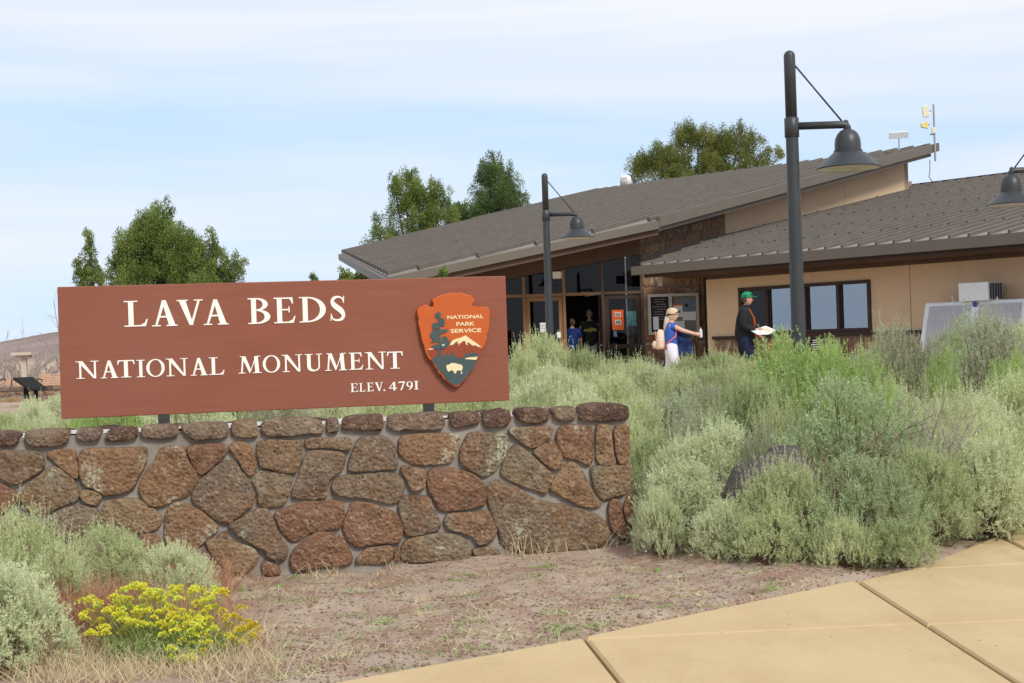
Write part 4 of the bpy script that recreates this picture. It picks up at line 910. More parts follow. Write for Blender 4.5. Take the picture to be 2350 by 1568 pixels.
# --- bulletin wall of stone between the doors and the wing
yb = GY-.02; bx0, bx1 = xr+.02, gpt(1640, 700)[0]+.25
bw = MB().box(((bx0+bx1)/2, yb+.12, (FL+3.35)/2), (bx1-bx0, .2, 3.35-FL)).build('stone_backing', 'mortar_dark', B_)
rows = [FL, .92, 1.38, 1.86, 2.3, 2.75, 3.1]
put_stones(stone_field([((lambda s, q=rows[i]: q+.03*math.sin(s*5+i)), (lambda s, q=rows[i+1]: q+.03*math.sin(s*5+i+1))) for i in range(6)], 0, bx1-bx0-.1, 21), np.array([bx0, yb+.02, 0]), np.array([1., 0, 0]), np.array([0, -1., 0]), bw)
MB().box((gpt(1623, 700)[0], yb-.25, (FL+3.0)/2), (.2, .2, 3.0-FL)).build('corner_post', 'dark_brown', B_)
MB().box((gpt(1494, 640)[0], yb-2.0, 2.85), (.10, .08, .35)).build('downspout', 'board_frame', B_)
# --- wing wall with its strip window
WW = WE+Vd*1.2; WW[2] = 0; wpt = lambda px, py: onplane(px, py, WW, Vd); wsx = lambda p: float(np.dot(np.asarray(p)-WW, -U))
def WP(s, z, o=0): return WW-U*s+e*z-Vd*o
axw = (-U, -Vd, e)
def wbox(s0, s1, z0, z1, o0, o1, mat, name, parent): return MB().box(WP((s0+s1)/2, (z0+z1)/2, (o0+o1)/2), (s1-s0, abs(o1-o0), z1-z0), axw).build(name, mat, parent)
sc = wsx(wpt(1637, 700)); s_w0, s_w1 = wsx(wpt(1700, 705)), wsx(wpt(1996, 700)); z_w0 = float(np.mean([wpt(1900, 763)[2], wpt(1750, 765)[2]])); z_w1 = float(np.mean([wpt(1750, 657)[2], wpt(1990, 643)[2]]))
zs = 1.46; ztw = WE[2]-.40; s_j = wsx(wpt(2090, 700)); s_far = 15.8
wbox(sc, s_w0, zs, ztw, -.2, 0, 'tan_stucco', 'wall_panel', B_); wbox(s_w1, s_j-.008, zs, ztw, -.2, 0, 'tan_stucco', 'wall_panel', B_); wbox(s_j+.008, s_far, zs, ztw, -.2, 0, 'tan_stucco', 'wall_panel', B_)
wbox(s_w0, s_w1, z_w1, ztw, -.2, 0, 'tan_stucco', 'wall_panel', B_)
wbox(sc, s_far, FL-.1, zs-.07, -.2, .02, 'mortar_dark', 'wainscot', B_); wbox(sc-.02, s_far, zs-.07, zs, -.2, .07, 'dark_brown', 'sill_trim', B_)
if z_w0 > zs+.01: wbox(s_w0, s_w1, zs, z_w0, -.2, -.002, 'brown_wood', 'sill_panel', B_)
put_stones(stone_field([((lambda s: FL-.05), (lambda s: .93+.04*math.sin(3*s))), ((lambda s: .93+.04*math.sin(3*s)), (lambda s: zs-.08))], sc, sc+6.5, 33), WW-Vd*.02, -U, -Vd, bpy.data.objects['wainscot'])
wbox(sc-.1, s_far, ztw, ztw+.07, -.1, .10, 'soffit_brown', 'frieze', B_)
MB().prism([WE+U*.2+e*-.235-Vd*-.02, ER+e*-.235+Vd*.02, ER+e*-.3+Vd*1.15+e*-.03, WE+U*.2+e*-.33+Vd*1.15], e*.03).build('soffit', 'soffit_brown', B_)
MB().prism([WE+U*.2+e*-.237+Vd*.03, ER+e*-.237+Vd*.03, ER+e*-.31+Vd*.03, WE+U*.2+e*-.31+Vd*.03], Vd*.05).build('soffit_board', 'dark_brown', B_)
wf = empty('window', WP((s_w0+s_w1)/2, z_w0)); wf.parent = B_; wf.location = tuple(np.array(WL[wf.name])-WL[B_.name])
cuts = [s_w0]+[wsx(wpt(x, 700)) for x in (1761, 1849, 1925)]+[s_w1]
for k, s in enumerate(cuts): wbox(s-.04, s+.04, z_w0, z_w1, -.12, .035, 'dark_brown', 'frame_bar', wf)
for k in range(4):
    a, b = cuts[k]+.041, cuts[k+1]-.041
    wbox(a, b, z_w1-.07, z_w1, -.12, .033, 'dark_brown', 'frame_bar', wf); wbox(a, b, z_w0, z_w0+.06, -.12, .033, 'dark_brown', 'frame_bar', wf)
    wbox(a, b, z_w0+.06, z_w1-.07, -.05, -.04, 'window_glass' if k else 'door_glass', 'pane', wf)
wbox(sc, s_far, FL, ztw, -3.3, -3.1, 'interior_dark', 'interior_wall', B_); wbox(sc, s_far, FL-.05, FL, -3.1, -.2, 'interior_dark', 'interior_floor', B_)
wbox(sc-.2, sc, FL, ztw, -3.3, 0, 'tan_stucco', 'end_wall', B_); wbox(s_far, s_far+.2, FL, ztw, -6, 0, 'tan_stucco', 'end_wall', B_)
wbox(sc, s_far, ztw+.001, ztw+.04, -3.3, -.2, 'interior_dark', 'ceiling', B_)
# ------------------------------------------------------------------ things on and by the building
def fbox(p0, p1, y, th, mat, name, parent=None, loc=None):
    """flat frontal board between two picture points at distance y"""
    a, b = np.minimum(p0, p1), np.maximum(p0, p1); return MB().box(((a[0]+b[0])/2, y, (a[2]+b[2])/2), (b[0]-a[0], th, b[2]-a[2])).build(name, mat, parent, loc=loc)
ybb = GY-.09; bp = lambda px, py: onplane(px, py, np.array([0, ybb, 0]), np.array([0, 1., 0]))
c0 = bp(1545, 765); bb = empty('notice_board', (c0[0], ybb, c0[2]), 'wide grey framed notice board on the stone wall beside the doors', 'notice board')
fx0, fx1 = bp(1487, 720)[0], bp(1604, 720)[0]; fz0, fz1 = bp(1545, 767)[2], bp(1545, 674)[2]; fm = bp(1538, 700)[0]
mb = MB(); t = .07
for a, b, z0, z1 in ((fx0, fx0+t, fz0, fz1), (fx1-t, fx1, fz0, fz1), (fm-.04, fm+.04, fz0+t, fz1-t), (fx0+t, fx1-t, fz0, fz0+t), (fx0+t, fx1-t, fz1-t, fz1)): mb.box(((a+b)/2, ybb-.02, (z0+z1)/2), (b-a, .08, z1-z0))
mb.build('frame', 'board_frame', bb)
MB().box(((fx0+t+fm-.04)/2, ybb+.01, (fz0+fz1)/2), (fm-.04-fx0-t, .02, fz1-fz0-2*t)).build('letter_board', 'black_board', bb)
MB().box(((fx1-t+fm+.04)/2, ybb+.01, (fz0+fz1)/2), (fx1-t-fm-.04, .02, fz1-fz0-2*t)).build('cork_board', 'grey_board', bb)
rt = random.Random(9); lx0, lx1 = fx0+t+.03, fm-.07; z = fz1-t-.06
tl = MB()
for wline in ((.2, .95), (.15, .8), (.3, .75), (.05, .95), (.35, .85), (.15, .7), (.15, .7), (.1, .95), (.1, .9)):
    x = lx0+(lx1-lx0)*wline[0]
    while x < lx0+(lx1-lx0)*wline[1]:
        ww = rt.uniform(.03, .07); tl.box((x+ww/2, ybb-.003, z), (ww, .006, .018)); x += ww+.014
    z -= .062
tl.build('lettering', 'ink', bb)
def sheet(parent, x0, x1, z0, z1, y, mat, name='sheet'): return MB().box(((x0+x1)/2, y, (z0+z1)/2), (x1-x0, .006, z1-z0)).build(name, mat, parent)
W_ = lx1-lx0
sheet(bb, lx0+.02, lx0+.02+.36*W_, fz0+t+.05, fz0+t+.37, ybb-.010, 'paper')
sheet(bb, fm+.06, fm+.30, fz0+.42, fz1-.30, ybb-.004, 'paper'); sheet(bb, fm+.055, fm+.30, fz1-.30, fz1-.265, ybb-.006, 'poster_orange')
sheet(bb, fm+.32, fx1-t-.02, fz1-.46, fz1-.15, ybb-.004, 'poster_blue'); sheet(bb, fm+.30, fx1-t-.01, fz0+.33, fz0+.56, ybb-.003, 'paper'); sheet(bb, fm+.10, fm+.34, fz0+.14, fz0+.32, ybb-.004, 'paper')
sheet(bb, fm+.36, fm+.44, fz1-.34, fz1-.26, ybb-.009, 'dark_brown', 'picture')
# posters on the glass
yp = GY+.042
def poster(x0, y0, x1, y1, mat, name, label, cat, y=None, loc=None):
    pq = lambda px, py: onplane(px, py, np.array([0, yp if y is None else y, 0]), np.array([0, 1., 0]))
    a, b = pq(x0, y0), pq(x1, y1); c = ((a[0]+b[0])/2, yp if y is None else y, min(a[2], b[2]))
    o = MB().box((c[0], c[1], (a[2]+b[2])/2), (abs(b[0]-a[0]), .006, abs(b[2]-a[2]))).build(name, mat, loc=c); return tag(o, label, cat), a, b
po, a, b = poster(1404, 712, 1432, 757, 'poster_orange', 'poster', 'bright orange poster with two small pictures on glass door', 'poster')
for f0, f1 in ((.12, .34), (.5, .74)): sheet(po, a[0]+.07, b[0]-.07, a[2]+(b[2]-a[2])*f1, a[2]+(b[2]-a[2])*f0, yp-.007, 'paper', 'picture'); sheet(po, a[0]+.085, b[0]-.085, a[2]+(b[2]-a[2])*(f1-.03), a[2]+(b[2]-a[2])*(f0+.03), yp-.011, 'poster_photo', 'picture')
poster(1438, 715, 1461, 747, 'poster_teal', 'poster', 'teal landscape poster right of the orange poster', 'poster')
poster(1408, 760, 1416, 773, 'poster_blue', 'notice', 'small pale notice under the orange poster', 'notice')
po, a, b = poster(1239, 741, 1256, 762, 'paper', 'notice', 'white printed notice on the closed door beside the lamp pole', 'notice', GY+.03)
for q in (.3, .55): sheet(po, a[0]+.02, b[0]-.02, a[2]+(b[2]-a[2])*(q+.06), a[2]+(b[2]-a[2])*q, GY+.024, 'ink', 'print')
poster(1278, 762, 1287, 775, 'paper', 'notice', 'small white notice on the closed door near its edge', 'notice', GY+.03)
poster(1268, 624, 1291, 639, 'sign_cream', 'blind', 'cream paper shade in the small pane above the closed door', 'blind', GY+.04)
# ice freezer leaning against the wing wall
fs0 = wsx(wpt(2118, 720))+.43; fz = FL; fL = 2.15; fH = 1.50; fD = .95
def FPt(s, z, o): return WP(fs0+s, fz+z, o)
fr = empty('ice_freezer', FPt(fL/2, 0, .6), 'white ice freezer with slanted grey doors beside the tan wall', 'freezer')
prof = [(.15, 0), (fD, 0), (fD, .18), (.55, fH), (.15, fH)]
body = MB().prism([FPt(0, z, o) for o, z in prof], -U*fL).build('body', 'white_paint', fr); bevel(body, .02)
sl = lambda z, p: FPt(0, z, fD-(fD-.55)*(z-.18)/(fH-.18)+p)
def fdoor(a, b):
    z0, z1 = .26, fH-.08; q = [sl(z0, .003)-U*a, sl(z0, .003)-U*b, sl(z1, .003)-U*b, sl(z1, .003)-U*a]
    nrm = unit(np.cross(q[1]-q[0], q[3]-q[0])); nrm = nrm if np.dot(nrm, Vd) < 0 else -nrm
    d = MB().prism(q, nrm*.03).build('door', 'freezer_door', fr); h = [sl((z0+z1)/2-.1, .04)-U*(b-.08), sl((z0+z1)/2+.15, .04)-U*(b-.08)]
    MB().bar(h[0], h[1], .03, .03).build('handle', 'white_paint', d)
fdoor(.12, 1.0); fdoor(1.2, 2.05)
c = sl(fH-.07, .01)-U*1.1; MB().tube([c, c-Vd*.006], .06, 16).build('emblem', 'logo_blue', fr)
cu = MB().box(WP(fs0+1.12, fz+fH+.17, .42), (.62, .5, .34), axw).build('compressor', 'white_paint', fr)
g = MB()
for k in range(5): g.box(WP(fs0+1.44, fz+fH+.17, .24+.09*k), (.015, .05, .30), axw)
g.build('grille', 'grille_dark', cu)
fr_s = MB().box(WP(fs0+fL+.008, fz+1.15, .45), (.012, .05, .12), axw).build('red_label', 'red_metal', fr)
# red framed cart and small dark board behind the bushes
rc = WP(wsx(wpt(1903, 780)), FL, 1.5); q = empty('red_cart', rc, 'small red framed cart half hidden behind the green bush', 'cart')
m = MB(); w2 = .32
for sx in (-1, 1):
    m.tube([rc+np.array([sx*w2, -.2, .1]), rc+np.array([sx*w2, -.2, .80]), rc+np.array([sx*w2*.9, -.2, .84])], .018, 8)
    m.tube([rc+np.array([sx*w2, .2, .1]), rc+np.array([sx*w2, .2, .62])], .018, 8)
m.tube([rc+np.array([-w2*.9, -.2, .84]), rc+np.array([w2*.9, -.2, .84])], .018, 8).build('frame', 'red_metal', q)
MB().box(rc+np.array([0, 0, .62]), (.62, .42, .06)).build('tray', 'board_frame', q); MB().box(rc+np.array([0, 0, .2]), (.6, .4, .04)).build('shelf', 'red_metal', q)
for sx in (-1, 1):
    for sy in (-1, 1): MB().tube([rc+np.array([sx*w2-.02, sy*.2, .07]), rc+np.array([sx*w2+.02, sy*.2, .07])], .07, 12).build('wheel', 'dark_post', q)
sp_ = WP(wsx(wpt(1935, 780)), FL, .9); q = empty('board_sign', sp_, 'small dark leaning board with white print behind the bushes', 'sign')
m = MB().box(sp_+np.array([0, 0, .45]), (.30, .03, .9)).build('panel', 'panel_dark', q)
m = MB()
for k in range(5): m.box(sp_+np.array([0, -.018, .84-.045*k]), (.17, .004, .016))
m.build('print', 'paper', q)
# antennas on the high roof corner
mt = onplane(2136, 345, Bq, nKB)+nKB*.14; mt[2] -= .35; topz = onplane(2133, 240, mt, np.array([0, 1., 0]))[2]
am = empty('antenna_mast', mt, 'grey antenna mast with pale panels clamped to the high roof corner', 'antenna')
MB().tube([mt, [mt[0], mt[1], topz]], .03, 10).build('mast', 'mast_grey', am)
mp_ = lambda px, py, off=0: onplane(px, py, mt+np.array([0, -off, 0]), np.array([0, 1., 0]))
def apoly(pts, th, mat, name, off=.06): return MB().prism([mp_(*q, off) for q in pts], np.array([0, -th, 0])).build(name, mat, am)
k_ = lambda x, y: ((3550+x/3.483)/1.74298, (350+y/3.483)/1.74298)
o = apoly([k_(472, 268), k_(560, 250), k_(580, 405), k_(492, 424)], .08, 'cream_plastic', 'panel_antenna'); bevel(o, .01)
o = apoly([k_(458, 510), k_(545, 478), k_(553, 580), k_(462, 560)], .10, 'yellow_plastic', 'wedge_antenna'); bevel(o, .01)
o = apoly([k_(612, 560), k_(665, 563), k_(662, 642), k_(606, 638)], .08, 'cream_plastic', 'box_antenna'); bevel(o, .01)
m = MB()
for py, x0, x1 in ((330, 580, 610), (520, 550, 590), (655, 590, 645), (415, 535, 545)): m.bar(mp_(*k_(x0, py), .03), mp_(*k_(x1, py), .03), .035, .035)
m.build('bracket', 'mast_grey', am)
cb = [mp_(*k_(590, 1010)), mp_(*k_(592, 1150)), mp_(*k_(578, 1250)), mp_(*k_(640, 1330))]; cb[-1] = onplane(*k_(640, 1330), WE, nW)
o = MB().tube(cb, .014, 6).build('antenna_cable', 'cable', loc=cb[-1]); tag(o, 'thin cable hanging from the roof corner to the lower roof', 'cable')
dq = onplane(2064, 352, RA, nM)+e*.02; ds_ = empty('satellite_dish', dq, 'flat white satellite panel on a short post on the roof', 'antenna')
MB().tube([dq-e*.05, dq+e*.42], .022, 8).build('post', 'mast_grey', ds_)
hw = .28*dq[1]/42*1.05; hh = .20; o = MB().box(dq+e*.52, (hw*2, .05, hh), (np.array([1, 0, .03]), np.array([0, .9, .43]), np.array([0, -.43, .9]))).build('panel', 'white_paint', ds_); bevel(o, .01)
wq = onplane(1436, 426, RA, nM)+e*.02; ws_ = empty('roof_camera', wq, 'white weather instrument with thin aerial on the roof ridge', 'instrument')
sc_ = wq[1]/FP
MB().lathe(wq, [(13*sc_, 0), (13*sc_, 17*sc_), (10*sc_, 21*sc_), (3*sc_, 23*sc_)], 14, True).build('housing', 'white_paint', ws_, True)
MB().tube([wq+np.array([-9*sc_, 0, 0]), wq+np.array([-9*sc_, 0, 44*sc_])], 1.6*sc_, 8).build('aerial', 'white_paint', ws_)
m = MB().box(wq+np.array([-2*sc_, -13.2*sc_, 11*sc_]), (10*sc_, 2*sc_, 12*sc_)); m.build('face_plate', 'board_frame', ws_)
# ------------------------------------------------------------------ left background: low wall, benches, panel, pedestal
lw0 = at(-60, 893, 34.5); lw1 = at(560, 875, 33.5); lw0[2] = lw1[2] = 0; lz0, lz1 = .30, .79; ld = unit(lw1-lw0); ln = np.array([ld[1], -ld[0], 0])
lw = empty('stone_bench_wall', lw0, 'distant low dark stone wall behind the sign at far left', 'wall')
MB().prism([lw0+e*lz0, lw1+e*lz0, lw1+e*(lz1-.03), lw0+e*(lz1-.03)], -ln*.4).build('mortar', 'mortar', lw)
Lw = np.linalg.norm(lw1-lw0)
put_stones([P for P in stone_field([((lambda s: lz0), (lambda s: .55+.02*math.sin(6*s))), ((lambda s: .55+.02*math.sin(6*s)), (lambda s: lz1-.10))], 0, 3.2, 50)], lw0, ld, ln, lw)
s = 0; rs2 = random.Random(2)
while s < 3.2:
    ww = rs2.uniform(.3, .5); MB().box(lw0+ld*(s+ww/2)-ln*.18+e*(lz1-.045), (ww-.03, .46, .09), (ld, ln, e)).build('cap_stone', 'lava_cap', lw); s += ww
def bench(px0, px1, pyt, pys, depth, label, back):
    a, b = at(px0, pys, depth), at(px1, pys, depth); zsd = a[2]; zb_ = at(px0, pyt, depth)[2]; g = .36; r = empty('slatted_bench', ((a[0]+b[0])/2, depth, g), label, 'bench', 'wooden slatted benches at far left')
    n = 6
    for k in range(n):
        z = zsd+.06+(zb_-zsd-.06)*k/(n-1); MB().box(((a[0]+b[0])/2, depth+.25*k/(n-1)*.5, z), (b[0]-a[0], .03, (zb_-zsd)/n*.72)).build('slat', 'bench_wood', r)
    for k in range(3): MB().box(((a[0]+b[0])/2, depth-.12-.15*k, zsd), (b[0]-a[0], .12, .035)).build('slat', 'bench_wood', r)
    for x in (a[0]+.12, b[0]-.12):
        MB().box((x, depth-.25, (g+zsd)/2), (.05, .5, zsd-g)).build('leg', 'dark_post', r)
        MB().tube([(x, depth-.45, zsd), (x, depth-.47, zsd+.16), (x, depth-.3, zsd+.22), (x, depth+.02, zsd+.18)], .018, 8).build('arm_rest', 'dark_post', r)
bench(87, 215, 861, 889, 36, 'slatted wooden bench with tall back beside the sign edge', True)
bench(3, 52, 873, 889, 36.6, 'low slatted wooden bench at the left picture edge', False)
ip = empty('interpretive_panel', at(70, 900, 31)*np.array([1, 1, 0])+e*.38, 'dark tilted interpretive panel on two posts at far left', 'information panel')
iq = [at(31, 866.5, 31.3), at(73, 865, 31.3), at(107, 889, 30.4), at(78, 889.5, 30.4)]
iq = [at(30, 866.5, 31.3), at(74, 865, 31.3), at(106, 889, 30.4), at(66, 890.5, 30.4)]
MB().prism(iq, np.array([0, -.02, -.05])).build('panel', 'panel_dark', ip)
for px in (60, 81):
    p = at(px, 885, 30.9); MB().box((p[0], p[1], (.36+p[2]-.02)/2), (.09, .09, p[2]-.02-.36)).build('post', 'panel_dark', ip)
pq = at(55, 812, 38); pe = empty('pedestal_stand', (pq[0], 38, .36), 'tan flat topped pedestal rising behind the benches', 'pedestal')
MB().box((pq[0], 38, pq[2]), (.56, .5, .08)).build('top', 'pedestal_tan', pe); MB().box((pq[0], 38, pq[2]-.075), (.34, .3, .07)).build('collar', 'pedestal_tan', pe); MB().box((pq[0], 38, (pq[2]-.11+.36)/2), (.13, .13, pq[2]-.11-.36)).build('post', 'pedestal_tan', pe)
# ------------------------------------------------------------------ people
def skin_mesh(P, E, Rr, root=0, sub=2):
    me = bpy.data.meshes.new('tmp'); me.from_pydata([tuple(map(float, p)) for p in P], E, []); me.update()
    o = bpy.data.objects.new('tmp', me); COL.objects.link(o); o.modifiers.new('s', 'SKIN'); 
    sv = me.skin_vertices[0].data
    for i, r in enumerate(Rr):
        sv[i].radius = (r, r) if isinstance(r, (int, float)) else r
        sv[i].use_root = (i == root)
    m = o.modifiers.new('u', 'SUBSURF'); m.levels = sub; m.render_levels = sub
    dg = bpy.context.evaluated_depsgraph_get(); dg.update(); ev = bpy.data.meshes.new_from_object(o.evaluated_get(dg))
    V = np.array([v.co[:] for v in ev.vertices]); F = [tuple(p.vertices) for p in ev.polygons]
    bpy.data.objects.remove(o); bpy.data.meshes.remove(me); bpy.data.meshes.remove(ev); return V, F
def chain(parts):
    """parts: list of chains [(pos, r), ...]; a chain may start with an int = index of an earlier vertex"""
    P, E, Q = [], [], []
    for ch in parts:
        prev = None
        for it in ch:
            if isinstance(it, int): prev = it; continue
            P.append(it[0]); Q.append(it[1]); i = len(P)-1
            if prev is not None: E.append((prev, i))
            prev = i
    return P, E, Q
def head_mesh(c, h=.235, nose=.02):
    """head facing +X: brow, nose, mouth, chin and ears"""
    V, F = [], []; nu, nv = 28, 20
    for j in range(nv+1):
        t = math.pi*j/nv; z = math.cos(t)
        for i in range(nu):
            a = 2*math.pi*i/nu; x, y = math.cos(a)*math.sin(t), math.sin(a)*math.sin(t)
            jaw = 1-.30*max(0, -z)**1.3; X, Yy, Zz = x*.40, y*.315*jaw, z*.5
            if x > 0: X *= (1-.08*max(0, -z)); 
            if x < 0: X *= (1.08 if z > -.1 else 1.08-.55*(-z-.1))
            fr = max(0, x)*max(0, 1-(y*2.2)**2)
            X += fr*(.095*math.exp(-((z+.12)/.13)**2)*max(0, 1-(y*4.5)**2)+.03*math.exp(-((z-.22)/.10)**2)-.03*math.exp(-((z-.06)/.07)**2)+.03*math.exp(-((z+.40)/.06)**2)-.015*math.exp(-((z+.62)/.05)**2)+.045*math.exp(-((z+.84)/.12)**2))
            V.append((c[0]+X*h, c[1]+Yy*h, c[2]+Zz*h))
    for j in range(nv):
        for i in range(nu): F.append((j*nu+i, (j+1)*nu+i, (j+1)*nu+(i+1) % nu, j*nu+(i+1) % nu))
    m = MB(); m.V = list(V); m.F = list(F)
    for s in (-1, 1):
        b = len(m.V); m.lathe((0, 0, 0), [(.001, -.5), (.6, -.35), (.9, 0), (.6, .35), (.001, .5)], 10)
        for k in range(b, len(m.V)):
            p = m.V[k]; m.V[k] = (c[0]-.02*h+p[0]*.085*h, c[1]+s*.325*h+p[1]*.03*h, c[2]-.02*h+p[2]*.25*h)
    return m
def eyes(c, h):
    m = MB()
    for s in (-1, 1): m.box((c[0]+.365*h, c[1]+s*.115*h, c[2]+.045*h), (.03*h, .085*h, .035*h))
    m.box((c[0]+.352*h, c[1], c[2]-.255*h), (.03*h, .15*h, .022*h)); return m
def hand(w, d, up, side, L=.18, curl=.6):
    """w wrist, d pointing direction, up = back of the hand, side = thumb side"""
    m = MB(); w, d, up, side = [np.array(q, float) for q in (w, unit(np.array(d, float)), unit(np.array(up, float)), unit(np.array(side, float)))]
    m.tube([w-d*.02, w+d*.02, w+d*L*.30, w+d*L*.5], [.027, .031, .038, .034], 8)
    for k, (off, ln) in enumerate(((-.028, .34), (-.010, .42), (.009, .45), (.027, .40))):
        a = w+d*L*.46+side*off; b1 = a+d*L*ln*.45-up*.006; b2 = b1+(d*(1-curl*.6)-up*curl)*L*ln*.33; b3 = b2+(d*(1-curl*1.5)-up*curl*1.2)*L*ln*.28
        m.tube([a, b1, b2, b3], [.0105, .0098, .009, .007], 6)
    a = w+d*L*.16+side*.026; m.tube([a, a+side*.025+d*.028-up*.006, a+side*.028+d*.06-up*.016], [.013, .011, .008], 6)
    return m
class Person:
    def __init__(s, loc, yaw, label): s.r = empty('person', loc, label, 'person'); s.loc = np.array(loc, float); s.c, s.s = math.cos(yaw), math.sin(yaw)
    def W(s, V):
        V = np.asarray(V, float); return np.stack([V[:, 0]*s.c-V[:, 1]*s.s, V[:, 0]*s.s+V[:, 1]*s.c, V[:, 2]], 1)+s.loc
    def obj(s, name, V, F, mat, parent=None): o = mobj(name, s.W(V), F, mat, parent or s.r, True); fixn(o.data); return o
    def skin(s, name, parts, mat, root=0, parent=None): V, F = skin_mesh(*chain(parts), root); return s.obj(name, V, F, mat, parent)
    def mb(s, name, m, mat, parent=None): return s.obj(name, m.V, m.F, mat, parent)
    def body(s, parts, headc, h, hands, mat):
        V, F = skin_mesh(*chain(parts), 0); m = MB(); m.V = [tuple(v) for v in V]; m.F = list(F)
        hm = head_mesh(headc, h); m.add(hm.V, hm.F)
        for q in hands: m.add(q.V, q.F)
        o = s.mb('body', m, mat); s.mb('face_features', eyes(headc, h), 'dark_brown', o); return o
gpl = FL
# --- woman walking right
ht = at(1541, 711, 27.1); P = Person((ht[0]-.04, 27.1, ht[2]-1.66), R(-6), 'person in blue shirt and white trousers walking with a bottle held out')
near_arm = [((.02, -.165, 1.36), .05), ((.25, -.20, 1.245), .041), ((.48, -.16, 1.175), .028)]
far_arm = [((.02, .165, 1.36), .05), ((.13, .21, 1.12), .041), ((.36, .13, 1.18), .028)]
legs = [[0, ((.01, -.085, .88), .095), ((.14, -.085, .49), .062), ((.09, -.085, .10), .042), ((.22, -.085, .045), .034)], [0, ((.01, .085, .88), .095), ((-.03, .085, .49), .062), ((-.20, .085, .14), .042), ((-.10, .085, .045), .034)]]
P.body([[((0, 0, .94), .125), ((.0, 0, 1.10), .105), ((.02, 0, 1.28), .12), ((.03, 0, 1.395), .055), ((.05, 0, 1.47), .05)], *legs, [2, *near_arm], [2, *far_arm]], (.065, 0, 1.545), .232,
       [hand((.48, -.16, 1.175), (1, .1, -.2), (-.2, -.3, 1), (.2, 1, .2), .17, .8), hand((.36, .13, 1.18), (1, -.3, 0), (0, 0, 1), (0, -1, 0), .17, .7)], 'skin_pale')
P.skin('shirt', [[((0, 0, .89), .165), ((.0, 0, 1.08), .145), ((.02, 0, 1.28), .16), ((.03, 0, 1.40), .09)], [2, ((.02, -.165, 1.355), .068), ((.13, -.19, 1.30), .058)], [2, ((.02, .165, 1.355), .068), ((.075, .19, 1.25), .058)]], 'shirt_blue')
P.skin('trousers', [[((0, 0, 1.08), .13), ((0, 0, .90), .165)], [1, ((.01, -.085, .82), .13), ((.14, -.085, .49), .085), ((.09, -.085, .10), .075)], [1, ((.01, .085, .82), .13), ((-.03, .085, .49), .085), ((-.20, .085, .14), .075)]], 'trousers_white')
for sx in ((.09, -.085, .06), (-.20, .085, .09)): P.mb('shoe', MB().tube([(sx[0]-.06, sx[1], .05), (sx[0], sx[1], .055), (sx[0]+.12, sx[1], .04), (sx[0]+.18, sx[1], .03)], [.035, .048, .042, .025], 10), 'grey_cloth')
hc = (.065, 0, 1.545)
hm = MB(); hd = head_mesh((hc[0]-.018, 0, hc[2]+.008), .255)
hm.V = hd.V; hm.F = [f for f in hd.F[:560] if np.mean([hd.V[i][0] for i in f]) < hc[0]+.015 or np.mean([hd.V[i][2] for i in f]) > hc[2]+.075]
hair = P.mb('hair', hm, 'hair_blonde')
P.mb('hair_tail', MB().tube([(hc[0]-.09, 0, hc[2]+.02), (hc[0]-.12, 0, hc[2]-.1), (hc[0]-.15, 0, hc[2]-.24), (hc[0]-.16, 0, hc[2]-.34)], [.05, .055, .045, .015], 10), 'hair_blonde', hair)
cp = MB(); cp.lathe((hc[0]-.012, 0, hc[2]+.045), [(.118, -.012), (.120, .015), (.112, .05), (.085, .085), (.04, .105), (.001, .108)], 20)
cap = P.mb('knit_cap', cp, 'cap_tan')
hb = MB(); hb.tube([(hc[0]-.012+.127*math.cos(R(a)), .105*math.sin(R(a)), hc[2]+.038+.03*math.cos(R(a))) for a in range(0, 361, 20)], .012, 6).box((hc[0]+.128, 0, hc[2]+.072), (.04, .055, .04)); P.mb('headlamp', hb, 'strap_black', cap)
st = MB(); st.tube([(-.02, -.09, 1.39), (.12, -.11, 1.30), (.10, -.14, 1.14), (-.08, -.13, 1.0)], .016, 6).tube([(-.02, .09, 1.39), (.12, .11, 1.30), (.10, .14, 1.14), (-.08, .13, 1.0)], .016, 6)
wloc = P.loc
bp_ = Person(wloc+np.array([-.2, 0, .98]), R(-6), 'x'); tag(bp_.r, 'cream and pink small backpack on the blue shirted walker', 'backpack'); bp_.r.name = 'backpack'; WL[bp_.r.name] = bp_.loc
bm = MB().tube([(0, 0, -.08), (0, 0, -.03), (.01, 0, .10), (.02, 0, .24), (.03, 0, .30)], [.09, .115, .11, .095, .05], 14); bm.V = [(v[0]*.85, v[1]*1.2, v[2]) for v in bm.V]
bp_.mb('bag', bm, 'bag_cream'); bp_.mb('pocket', MB().tube([(-.085, 0, -.06), (-.095, 0, .02), (-.085, 0, .08)], [.05, .07, .04], 10), 'bag_cream')
bp_.mb('stripe', MB().box((-.088, -.02, .19), (.012, .07, .16)), 'coral')
st.V = [(v[0]+.2, v[1], v[2]-.98) for v in st.V]; bp_.mb('strap', st, 'coral')
P.mb('pocket_tag', MB().box((-.05, -.142, .93), (.11, .012, .08)), 'pink_tag')
hb_ = P.W([(.585, -.145, 1.15)])[0]; bo = empty('water_bottle', hb_, 'clear plastic water bottle in the outstretched hand', 'bottle')
MB().lathe(hb_-e*.05, [(.028, 0), (.033, .01), (.033, .06), (.029, .075), (.033, .09), (.032, .13), (.015, .165), (.012, .175)], 14, True).build('bottle_body', 'bottle_clear', bo, True); MB().lathe(hb_+e*.125, [(.015, 0), (.015, .02)], 10, True).build('bottle_cap', 'coral', bo)
